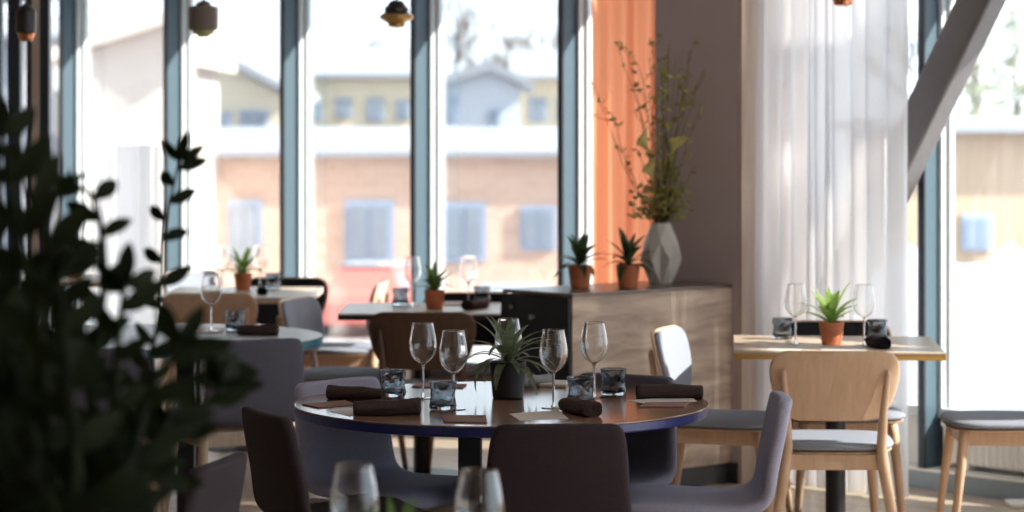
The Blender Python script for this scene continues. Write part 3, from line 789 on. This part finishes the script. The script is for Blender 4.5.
potted('potted_plant', P(508, 398), .75, .0545, .108, 'pot_black', 'leaf_stripe', 34, .150, .025, .20, 2.1, 'striped spider plant in a black pot on the navy-edged round table', 4, taper=.84, core=.03)
GP2 = 'small plants in terracotta pots'
TP = ('potted_plant',)
potted('potted_plant', P(831.5, 344.5), .75, .046, .083, 'terracotta', 'leaf_lush', 20, .150, .030, .55, 1.0, 'bright green plant in a terracotta pot on the window table', 7, GP2, .78, .03)
potted('potted_plant', P(434.5, 308.5), .75, .046, .083, 'terracotta', 'leaf', 18, .120, .032, .60, 1.1, 'plant in a terracotta pot on the middle table', 8, GP2, .78, .03)
potted('potted_plant', P(243, 290), .75, .046, .083, 'terracotta', 'leaf_lush', 20, .14, .032, .5, 1.3, 'plant in a terracotta pot on the far left table', 9, GP2, .78, .03)
potted('potted_plant', P(75, 276), .75, .046, .083, 'terracotta', 'leaf_lush', 20, .13, .032, .4, 1.3, 'plant in a terracotta pot seen through the dark foliage at far left', 10, GP2, .78, .03)
potted('potted_plant', P(580, 288, TH), TH, .052, .098, 'terracotta', 'leaf_dark', 17, .135, .036, .25, 1.5, 'left one of the two plants in terracotta pots on the sideboard', 11, GP2, .78, .04)
potted('potted_plant', P(628, 287.5, TH), TH, .052, .098, 'terracotta', 'leaf_dark', 17, .145, .036, .25, 1.4, 'right one of the two plants in terracotta pots, beside the faceted vase', 15, GP2, .78, .04)
# out-of-focus plant on the foreground table
potted('potted_plant', Vector((-.19, 4.1, 0)), .75, .046, .083, 'terracotta', 'leaf', 22, .115, .016, .7, 1.1, 'out-of-focus plant peeking over the bottom edge left of centre', 21, GP2, .78, .02)

# faceted vase
vp = P(661, 284, TH)
bm = bmesh.new(); n = 7
rings = []
prof = [(.052, 0, 0), (.091, .112, .5), (.040, .268, 0)]
def vring(r, z, ph): return [bm.verts.new((r*math.cos(2*math.pi*(k+ph)/n), r*math.sin(2*math.pi*(k+ph)/n), z)) for k in range(n)]
b0 = vring(.050, 0, 0); bmid = vring(.093, .108, .5); bc = vring(.060, .108, 0); bt = vring(.076, .185, 0); b3 = vring(.044, .262, .5)
b4 = vring(.044, .268, .5); b5 = vring(.038, .268, .5); b6 = vring(.038, .18, .5)
for k in range(n):
    k1 = (k+1) % n; kp = (k-1) % n
    bm.faces.new((b0[k], b0[k1], bmid[k])); bm.faces.new((bmid[k], bt[k1], bt[k]))
    bm.faces.new((b0[k], bmid[k], bc[k])); bm.faces.new((bmid[k], bt[k], bc[k])); bm.faces.new((bt[k], bmid[kp], bc[k])); bm.faces.new((bmid[kp], b0[k], bc[k]))
    bm.faces.new((bt[k], bt[k1], b3[k])); bm.faces.new((bt[k1], b3[k1], b3[k]))
for a, b in ((b3, b4), (b4, b5), (b5, b6)):
    for k in range(n): bm.faces.new((a[k], a[(k+1) % n], b[(k+1) % n], b[k]))
bm.faces.new(b0[::-1]); bm.faces.new(b6)
o = link('faceted_vase', bm, 'vase'); o.location = (vp.x, vp.y, TH); o.rotation_euler = (0, 0, .15)
tag(o, 'pale ceramic vase with diamond facets on the sideboard', 'vase')

# twigs and flowers standing in the vase
def arrangement():
    rnd = random.Random(12)
    base = Vector((vp.x, vp.y, TH+.186))
    t = thing('flower_arrangement', 'tall arrangement of leafy twigs and cream calla flowers in the faceted vase', 'flowers', base)
    S = vp.y/F
    bm = bmesh.new(); lf = bmesh.new()
    def leaf(p, size):
        d = Vector((rnd.uniform(-1, 1), rnd.uniform(-1, 1), rnd.uniform(-.2, 1))).normalized(); s = d.cross(Vector((rnd.uniform(-1, 1), rnd.uniform(-1, 1), .3))).normalized()
        u = d.cross(s)*size*.12
        a, b, c, e = p, p+d*size*.5+s*size*.27+u, p+d*size, p+d*size*.5-s*size*.27+u
        vs = [lf.verts.new(x) for x in (a, b, c, e)]; lf.faces.new(vs)
    # branch tips in photograph pixels relative to the vase mouth, each with its own depth offset
    tips = [(-65, -138), (-48, -112), (-40, -175), (-32, -170), (-22, -160), (-14, -182), (-6, -178), (0, -150), (6, -180), (14, -165), (22, -175), (34, -182), (30, -150), (42, -150), (40, -120), (24, -120), (-12, -120), (10, -130), (-22, -75), (34, -60), (-16, -145), (2, -165)]
    for i, (dx, dy) in enumerate(tips):
        tip = Vector((dx*S, rnd.uniform(-.16, .16), -dy*S+.075)); bs = Vector((rnd.uniform(-.02, .02), rnd.uniform(-.02, .02), rnd.uniform(-.0, .01)))
        mid = Vector((tip.x*.28+rnd.uniform(-.02, .02), tip.y*.3, tip.z*.5))
        neck = Vector((max(-.022, min(.022, tip.x*.1)), max(-.02, min(.02, tip.y*.1)), .085))
        if dx < -45: mid = Vector((tip.x*.62, tip.y*.3, tip.z*.42))
        pts = []
        for k in range(13):
            s = k/12
            if s < .15: q = bs.lerp(neck, s/.15)
            else:
                v = (s-.15)/.85; q = neck*(1-v)**2+mid*2*v*(1-v)+tip*v*v
            if s > .2: q = q+Vector((rnd.uniform(-1, 1), rnd.uniform(-1, 1), 0))*.006
            pts.append(q)
        tube(bm, pts, [.0028-.0018*k/12 for k in range(13)], 5)
        for k in range(4, 13):
            if rnd.random() < .72:
                for _ in range(rnd.choice((1, 2))): leaf(pts[k], rnd.uniform(.026, .048))
            if k > 5 and rnd.random() < .35:
                e = pts[k]+Vector((rnd.uniform(-.06, .06), rnd.uniform(-.05, .05), rnd.uniform(.02, .07)))
                tube(bm, [pts[k], (pts[k]+e)/2+Vector((0, 0, -.006)), e], [.0013, .001, .0008], 4); leaf(e, rnd.uniform(.028, .044)); leaf((pts[k]+e)/2, .02)
    for k in range(280):   # bushy collar above the mouth
        a = rnd.uniform(0, 6.28); r = .112*math.sqrt(rnd.random()); z = .095+rnd.random()**1.4*.14
        leaf(Vector((r*math.cos(a)*1.15, r*math.sin(a), z)), rnd.uniform(.02, .042))
        if k % 4 == 0: tube(bm, [(0, 0, .08), (r*math.cos(a)*.6, r*math.sin(a)*.6, z*.7+.02), (r*math.cos(a), r*math.sin(a), z)], [.0016, .0012, .0009], 4)
    link('twigs', bm, 'twig', t, smooth=True)
    link('leaves', lf, 'twig_leaf', t, recalc=False)
    for i, (dx, dy, yy, az) in enumerate(((-8, -44, -.03, 2.2), (-12, -72, -.02, 2.8), (10, -70, -.02, .6), (3, -50, .03, -1.0))):
        bm = bmesh.new(); c = Vector((dx*S, yy, -dy*S+.075))
        rings = []
        tilt = Matrix.Rotation(.5, 3, Vector((math.sin(az), math.cos(az), 0)))
        for q in range(7):
            s = q/6; ring = []
            for k in range(14):
                a = 2*math.pi*k/14
                rr = .004+.034*s**1.6; z = .078*s+.022*s*s*math.cos(a)
                ring.append(bm.verts.new(c+tilt @ Vector((rr*math.cos(a), rr*math.sin(a)*.8, z))))
            rings.append(ring)
        for a, b in zip(rings, rings[1:]):
            for k in range(14): bm.faces.new((a[k], a[(k+1) % 14], b[(k+1) % 14], b[k]))
        f = link('calla_flower', bm, 'flower', t, smooth=True)
        bm = bmesh.new(); tube(bm, [(c.x*.1, yy*.3, .0), (c.x*.3, yy*.6, .10), c], [.0035, .0035, .003], 8); link('flower_stalk', bm, 'twig_leaf', f, smooth=True)
arrangement()

# ------------------------------------------------------------------ pendants
def pendant(px, py_bottom, d, prof, m, label, parts, cordm='black'):
    x = (px-512)/F*d; z = H-(py_bottom-HY)*d/F
    t = thing('pendant_lamp', label, 'lamp', (x, d, z), 0)
    bm = bmesh.new(); lathe(bm, prof, 40); o = link('lamp_shade', bm, m, t, smooth=False); mods(o, solid=.002)
    for nm, pf, mm in parts:
        bm = bmesh.new(); lathe(bm, pf, 40); o = link(nm, bm, mm, t, smooth=False); mods(o, solid=.0015)
    zt = max(z_ for _, z_ in prof)
    bm = bmesh.new(); tube(bm, [(0, 0, zt-.002), (0, 0, CEIL-z-.02)], .003, 8); link('cord', bm, cordm, t, smooth=True)
    bm = bmesh.new(); cappedlathe(bm, [(.045, CEIL-z-.025), (.045, CEIL-z)], 24); link('ceiling_rose', bm, cordm, t)
    bm = bmesh.new(); bmesh.ops.create_uvsphere(bm, u_segments=16, v_segments=10, radius=.02); bmesh.ops.translate(bm, vec=(0, 0, .035), verts=bm.verts); link('bulb', bm, 'bulb', t, smooth=True)
k = 11.2/F
pendant(203.5, 37, 11.2, [(8*k, 7*k), (13.8*k, 7*k), (14.5*k, 7.6*k), (14.5*k, 28*k), (14*k, 30*k), (8*k, 31*k), (7*k, 34*k), (3*k, 36*k), (.003, 37*k)], 'taupe',
        'taupe cylindrical pendant lamp with pale green lower ring, at upper left', [('lower_ring', [(4*k, 0), (6*k, .1*k), (6.5*k, 2.4*k), (10*k, 2.8*k), (11*k, 6.8*k)], 'lime')])
k = 11.0/F
pendant(396.5, 27.5, 11.0, [(15*k, 12*k), (11.5*k, 15.5*k), (12*k, 19*k), (9*k, 22*k), (6.5*k, 26*k), (3*k, 27*k), (.003, 27.5*k)], 'black_shade',
        'small black and brass pendant lamp in front of the windows', [('brass_rim', [(15*k, 8*k), (16.5*k, 9*k), (16.5*k, 12*k), (15*k, 13*k)], 'brass'), ('brass_disc', [(4*k, 0), (8*k, 1*k), (8.5*k, 4*k), (13*k, 7*k), (15*k, 8*k)], 'brass')])
k = 9.4/F
pendant(843, 5.5, 9.4, [(6*k, 0), (9*k, 1*k), (9.5*k, 5*k), (14*k, 8*k), (14*k, 24*k), (6*k, 29*k), (.003, 32*k)], 'copper', 'copper pendant lamp cut off by the top edge, above the window table', [])
k = 10.5/F
pendant(26, 41, 10.5, [(9*k, 8*k), (10*k, 9*k), (10*k, 30*k), (6*k, 34*k), (.003, 38*k)], 'black_shade', 'black pendant lamp with copper lower ring behind the dark slats at far left', [('copper_ring', [(5*k, 0), (7*k, 2*k), (8*k, 6*k), (9*k, 8*k)], 'copper')])

# small white socket box on the floor near the right edge
bm = bmesh.new(); box(bm, -.09, .09, -.06, .06, 0, .022, .006)
o = link('floor_box', bm, 'white'); q = P(1022, 504, .01); o.location = (q.x+.03, q.y, 0); tag(o, 'low white box on the floor near the right edge, beside the wooden chair', 'box')

# ------------------------------------------------------------------ dark plant in the foreground
def zz():
    rnd = random.Random(31)
    d0 = 3.35; base = Vector((-.58, d0, 0)); DK = 1.38
    t = thing('tall_potted_plant', 'large dark leafy plant out of focus in the left foreground', 'plant', base)
    bm = bmesh.new(); lathe(bm, [(.001, 0), (.15, 0), (.155, .01), (.19, .52), (.195, .56), (.175, .56), (.17, .50)], 40); link('pot', bm, 'pot_black', t)
    bm = bmesh.new(); cappedlathe(bm, [(.171, .50), (.17, .52), (.05, .53)], 32); link('soil', bm, 'soil', t)
    def pt(px, py, d):
        d *= DK; return Vector(((px-512)/F*d, d, H-(py-HY)*d/F))-base
    stems = [
        ([(60, 540), (38, 330), (14, 215), (2, 135)], 2.35, 1.0), ([(80, 540), (60, 380), (48, 250), (22, 178)], 2.45, 1.0),
        ([(95, 540), (92, 400), (104, 280), (96, 205), (74, 182)], 2.6, .8), ([(120, 540), (135, 420), (158, 320), (164, 230), (180, 160)], 3.0, .55),
        ([(120, 540), (160, 440), (185, 385), (212, 368)], 2.6, .9), ([(110, 540), (160, 460), (195, 420), (222, 385)], 2.5, .9),
        ([(50, 540), (30, 430), (0, 330), (-25, 250)], 2.4, 1.0), ([(85, 540), (110, 430), (118, 340), (125, 285)], 2.5, .9),
        ([(70, 540), (72, 430), (62, 330), (60, 270)], 2.3, 1.0), ([(60, 540), (20, 470), (-10, 400), (-30, 350)], 2.3, 1.0),
        ([(110, 540), (130, 490), (150, 450), (168, 420)], 2.4, .9), ([(95, 540), (130, 460), (150, 390), (180, 345)], 2.35, 1.0),
        ([(90, 540), (100, 470), (90, 400), (80, 350)], 2.55, 1.0), ([(60, 540), (50, 480), (30, 420), (15, 380)], 2.55, 1.0),
        ([(100, 540), (125, 510), (140, 490), (155, 478)], 2.55, .9), ([(90, 540), (115, 490), (130, 440), (150, 420)], 2.6, 1.0),
    ]
    for k in range(9):
        bx = rnd.uniform(-25, 112); by = rnd.uniform(300, 440)+max(0, bx-50)*.7
        stems.append(([(bx*.5+45, 560), (bx*.8+18, 500), (bx, by+60), (bx+rnd.uniform(-15, 15), by)], rnd.uniform(2.3, 2.75), 1.0))
    for pts, d, sc in stems:
        ctrl = [pt(x, y, d+(i-1.5)*.03) for i, (x, y) in enumerate(pts)]
        ctrl = [Vector((rnd.uniform(-.07, .07), rnd.uniform(-.07, .07), .53))]+ctrl
        # catmull-rom through the controls
        path = []
        ext = [ctrl[0]*2-ctrl[1]]+ctrl+[ctrl[-1]*2-ctrl[-2]]
        for i in range(1, len(ext)-2):
            for s in range(8):
                u = s/8; a, b, c, e = ext[i-1:i+3]
                path.append(.5*((2*b)+(c-a)*u+(2*a-5*b+4*c-e)*u*u+(3*b-a-3*c+e)*u**3))
        path.append(ctrl[-1]); n = len(path)
        bm = bmesh.new(); tube(bm, path, [.011*sc*(1-.65*i/n) for i in range(n)], 8)
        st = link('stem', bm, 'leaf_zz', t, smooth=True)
        bm = bmesh.new(); sd = 1; acc = 0; tot = 0
        for i in range(8, n):
            seg = (path[i]-path[i-1]).length; acc += seg; tot += seg
            if acc > .026*sc+.006 or i == n-1:
                acc = 0; sd = -sd
                tan = (path[i]-path[i-1]).normalized()
                for sg in ((sd,) if i < n-1 else (1, -1, 0)):
                    lat = Vector((1, rnd.uniform(-.5, .5), rnd.uniform(-.3, .3))); lat = (lat-tan*lat.dot(tan)).normalized()
                    dr = (tan*.55+lat*sg*.85+Vector((0, rnd.uniform(-.3, .3), 0))).normalized()
                    ln = rnd.uniform(.058, .082)*(sc if sc > .6 else .72); wd = ln*.44
                    sv = dr.cross(Vector((rnd.uniform(-.4, .4), 1, rnd.uniform(-.3, .5)))).normalized()
                    up = dr.cross(sv)
                    prev = None
                    for q in range(7):
                        s = q/6; ww = wd*.5*math.sin(math.pi*(s*.93+.05))**.75; p = path[i]+dr*ln*s-up*.012*s*s
                        row = [bm.verts.new(p-sv*ww+up*ww*.25), bm.verts.new(p), bm.verts.new(p+sv*ww+up*ww*.25)]
                        if prev:
                            for z in range(2): bm.faces.new((prev[z], prev[z+1], row[z+1], row[z]))
                        prev = row
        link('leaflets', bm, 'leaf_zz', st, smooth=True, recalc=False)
zz()

# ------------------------------------------------------------------ outside
GZ = -2.9
bm = bmesh.new(); vs = [bm.verts.new(p) for p in ((-120, 6, GZ), (140, 6, GZ), (140, 160, GZ), (-120, 160, GZ))]; bm.faces.new(vs)
struct(link('ground', bm, 'street'))
def X(px, d): return (px-512)/F*d
def Z(py, d): return H-(py-HY)*d/F
def windows(par, d, lst, fm='ext_frame', pm='ext_dark'):
    for x0, x1, y0, y1 in lst:
        a, b, zt, zb = X(x0, d)-par.location.x, X(x1, d)-par.location.x, Z(y0, d), Z(y1, d)
        bm = bmesh.new()
        box(bm, a, b, -.10, .05, zb, zt)
        wdw = link('window', bm, fm, par)
        q = .09*(b-a)+.03
        bm = bmesh.new(); mid = (a+b)/2
        box(bm, a+q, mid-q*.3, -.13, -.09, zb+q, zt-q); box(bm, mid+q*.3, b-q, -.13, -.09, zb+q, zt-q)
        link('window_pane', bm, pm, wdw)
def house(name, d, x0, x1, ytop, ybot, m, label, roofm='snow', eave=.4, roof_h=0.5, depth=8, gable=None, cat='building'):
    a, b = X(x0, d), X(x1, d); c = (a+b)/2
    t = thing(name, label, cat, (c, d, GZ))
    bm = bmesh.new(); zt = Z(ytop, d)-GZ
    box(bm, a-c, b-c, 0, depth, 0, zt); link('wall', bm, m, t)
    bm = bmesh.new()
    if gable:
        pk = X(gable[0], d)-c; zk = Z(gable[1], d)-GZ
        prof = [(a-c-eave, zt-.1), (pk, zk), (b-c+eave, zt-.1), (b-c+eave, zt+.15), (pk, zk+.3), (a-c-eave, zt+.15)]
        f = [bm.verts.new((x, -eave, z)) for x, z in prof]; g = [bm.verts.new((x, depth+eave, z)) for x, z in prof]
        bm.faces.new(f[::-1]); bm.faces.new(g)
        for k in range(6): bm.faces.new((f[k], f[(k+1) % 6], g[(k+1) % 6], g[k]))
        gb = bmesh.new(); q = [gb.verts.new(v) for v in ((a-c, 0, zt), (b-c, 0, zt), (pk, 0, zk))]; r = [gb.verts.new((v.co.x, depth, v.co.z)) for v in q]
        gb.faces.new(q); gb.faces.new(r[::-1])
        for k in range(3): gb.faces.new((q[k], r[k], r[(k+1) % 3], q[(k+1) % 3]))
        link('gable', gb, m, t)
    else:
        # low pitched roof sloping up away from us
        for z0 in (0,):
            p = [(-eave, zt), (-eave, zt+.15), (depth*.5, zt+roof_h), (depth+eave, zt+.15), (depth+eave, zt)]
            f = [bm.verts.new((a-c-eave, y, z)) for y, z in p]; g = [bm.verts.new((b-c+eave, y, z)) for y, z in p]
            bm.faces.new(f); bm.faces.new(g[::-1])
            for k in range(5): bm.faces.new((f[k], g[k], g[(k+1) % 5], f[(k+1) % 5]))
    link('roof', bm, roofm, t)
    return t
# long brick building with snowy roof across the street
hb = house('brick_building', 62, 181, 640, 157, 0, 'brick', 'low pink brick building with a snowy roof across the street', roof_h=.75)
for o in ():
    pass
for q in ((345, 394, 200, 262), (442, 486, 202, 262), (228, 262, 200, 262), (520, 556, 206, 250)):
    windows(hb, 62, [tuple(q[:2])+(q[2], q[3])])
for ch in [c for c in COL.objects if c.parent == hb and c.name.startswith('window')]: ch.location.z = -GZ
# cream house row behind
h2 = house('cream_building', 85, 290, 436, 78, 0, 'cream', 'cream building with snowy roof rising behind the brick building', roof_h=1.2)
windows(h2, 85, [(300, 322, 100, 122), (335, 352, 98, 118), (366, 384, 98, 122), (395, 410, 100, 120)])
for ch in [c for c in COL.objects if c.parent == h2 and c.name.startswith('window')]: ch.location.z = -GZ
h3 = house('blue_building', 74, 438, 520, 88, 0, 'pale_blue', 'pale blue building with a dark window behind the brick building', gable=(490, 70))
windows(h3, 74, [(444, 457, 96, 122), (444, 458, 136, 146), (488, 500, 110, 130)], fm='ext_frame')
for ch in [c for c in COL.objects if c.parent == h3 and c.name.startswith('window')]: ch.location.z = -GZ
h4 = house('cream_building', 90, 520, 700, 80, 0, 'cream', 'cream building with snowy roof at the right end of the row', roof_h=1.2)
windows(h4, 90, [(528, 546, 98, 122), (556, 574, 98, 122)])
for ch in [c for c in COL.objects if c.parent == h4 and c.name.startswith('window')]: ch.location.z = -GZ
h5 = house('gabled_house', 75, 186, 285, 96, 0, 'cream', 'cream gabled house with a pale roof seen below the taupe pendant', gable=(200, 50))
windows(h5, 75, [(216, 232, 112, 128), (240, 268, 110, 128)])
for ch in [c for c in COL.objects if c.parent == h5 and c.name.startswith('window')]: ch.location.z = -GZ
h6 = house('gabled_house', 55, 60, 176, 60, 0, 'blush', 'blush rendered house with sloping roof at the left', gable=(176, 22), roofm='blush')
windows(h6, 55, [(80, 92, 120, 160)])
for ch in [c for c in COL.objects if c.parent == h6 and c.name.startswith('window')]: ch.location.z = -GZ
h7 = house('white_building', 62, -60, 55, 40, 0, 'snow', 'white rendered building at the far left', roof_h=.8)
windows(h7, 62, [(0, 15, 150, 190)])
for ch in [c for c in COL.objects if c.parent == h7 and c.name.startswith('window')]: ch.location.z = -GZ
h8 = house('timber_building', 48, 905, 1120, 132, 0, 'peach', 'low peach timber building with a white fascia seen through the right window', roofm='snow', roof_h=.3)
windows(h8, 48, [(962, 992, 214, 250)])
for ch in [c for c in COL.objects if c.parent == h8 and c.name.startswith('window')]: ch.location.z = -GZ

def tree(px, d, ytop, label, seed, kind='bare'):
    rnd = random.Random(seed); x = X(px, d); h = Z(ytop, d)-GZ
    t = thing('bare_tree' if kind == 'bare' else 'conifer_tree', label, 'tree', (x, d, GZ), 0, 'trees behind the buildings')
    bm = bmesh.new()
    if kind == 'bare':
        def br(p, dr, ln, r, dep):
            e = p+dr*ln; m = (p+e)/2+Vector((rnd.uniform(-1, 1), rnd.uniform(-1, 1), 0))*ln*.06
            tube(bm, [p, m, e], [r, r*.85, r*.7], 5, cap=False)
            if dep == 0: return
            for k in range(3 if dep > 1 else 4):
                nd = (dr+Vector((rnd.uniform(-.8, .8), rnd.uniform(-.8, .8), rnd.uniform(-.1, .6)))).normalized()
                br(p.lerp(e, rnd.uniform(.6, 1)), nd, ln*rnd.uniform(.6, .8), r*.62, dep-1)
        br(Vector((0, 0, 0)), Vector((0, 0, 1)), h*.34, h*.024, 5)
        link('branches', bm, 'bark', t)
    else:
        tube(bm, [(0, 0, 0), (0, 0, h)], [h*.02, .02], 8); link('trunk', bm, 'bark', t)
        bm = bmesh.new()
        for k in range(420):
            s = rnd.random()**.7; z = h*(.12+.88*(1-s)); rr = h*.17*s*rnd.uniform(.5, 1); a = rnd.uniform(0, 6.28)
            c = Vector((rr*math.cos(a), rr*math.sin(a), z)); L_ = h*.06
            o = Vector((math.cos(a), math.sin(a), -.4)).normalized(); sd = Vector((-math.sin(a), math.cos(a), 0))
            bm.faces.new([bm.verts.new(v) for v in (c, c+o*L_*.5+sd*L_*.3, c+o*L_, c+o*L_*.5-sd*L_*.3)])
        link('crown', bm, 'conifer', t, recalc=False)
tree(330, 100, 15, 'bare tree behind the cream building, under the black and brass pendant', 1)
tree(395, 116, 0, 'bare tree partly hidden by the window mullion, behind the cream building', 2)
tree(460, 100, -20, 'bare tree at the upper left of the window left of the orange curtain', 3)
tree(535, 116, -10, 'bare tree at the upper right of the window left of the orange curtain', 4)
tree(240, 110, 25, 'bare tree far behind the gabled house', 5)
tree(975, 70, -30, 'dark conifer behind the timber building, nearest the white curtain', 6, 'conifer')
tree(1015, 74, -10, 'dark conifer behind the timber building, at the right edge', 7, 'conifer')
tree(1000, 80, -60, 'tall bare tree above the timber building', 8)

def car(px, d, ln, m, label, rz=0.0):
    t = thing('parked_car', label, 'car', (X(px, d), d, GZ), rz, 'parked cars on the street')
    a = ln/2; bm = bmesh.new()
    prof = [(-a, .30), (-a, .75), (-a*.92, .95), (-a*.62, 1.0), (-a*.40, 1.42), (a*.30, 1.45), (a*.58, 1.0), (a*.92, .86), (a, .70), (a, .30)]
    f = [bm.verts.new((x, -.85, z)) for x, z in prof]; g = [bm.verts.new((x, .85, z)) for x, z in prof]
    for i in (4, 5): f[i].co.y = -.62; g[i].co.y = .62
    bm.faces.new(f); bm.faces.new(g[::-1]); n = len(prof)
    for k in range(n): bm.faces.new((f[k], g[k], g[(k+1) % n], f[(k+1) % n]))
    o = link('body', bm, m, t); mods(o, bevel=.04)
    bm = bmesh.new()
    q = [(-a*.52, 1.03), (-a*.36, 1.34), (a*.26, 1.36), (a*.46, 1.03)]
    for sg in (-1, 1):
        vs = [bm.verts.new((x, sg*(.86-(z-1.0)*.55), z)) for x, z in q]; ws = [bm.verts.new((v.co.x, v.co.y-sg*.03, v.co.z)) for v in vs]
        bm.faces.new(vs); bm.faces.new(ws[::-1])
        for k in range(4): bm.faces.new((vs[k], ws[k], ws[(k+1) % 4], vs[(k+1) % 4]))
    link('side_window', bm, 'ext_dark', t)
    for x in (-a*.62, a*.62):
        for y in (-.80, .80):
            bm = bmesh.new(); tube(bm, [(x, y-.10, .32), (x, y+.10, .32)], .32, 20); link('wheel', bm, 'tyre', t)
    bm = bmesh.new()
    link('snow_cover', boxm(-a*.40, a*.28, -.58, .58, 1.44, 1.53, .03), 'snow', t)
car(374, 55, 4.0, 'car_red', 'red parked car seen end-on with snow on its roof, outside the middle window', R(80))
car(520, 47, 3.9, 'car_white', 'white parked car seen just left of the sideboard')
bm = bmesh.new(); nb = 24
rows = []
for j in range(7):
    a = math.pi*j/6
    rows.append([(-5+10*i/nb, -math.cos(a)*1.6, max(0, math.sin(a))*2.35*(1+.08*math.sin(i*1.7)+.05*math.sin(i*3.1+j))*min(1, .35+i*(nb-i)/40)) for i in range(nb+1)])
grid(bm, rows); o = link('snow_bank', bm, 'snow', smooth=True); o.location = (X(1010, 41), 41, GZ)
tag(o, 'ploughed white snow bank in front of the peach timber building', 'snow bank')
car(130, 44, 3.9, 'car_white', 'white parked car seen behind the far left table')
for o in (shell, shellb, pal, brn, bkp, wg, tb):
    assert o['label'] != 'x'
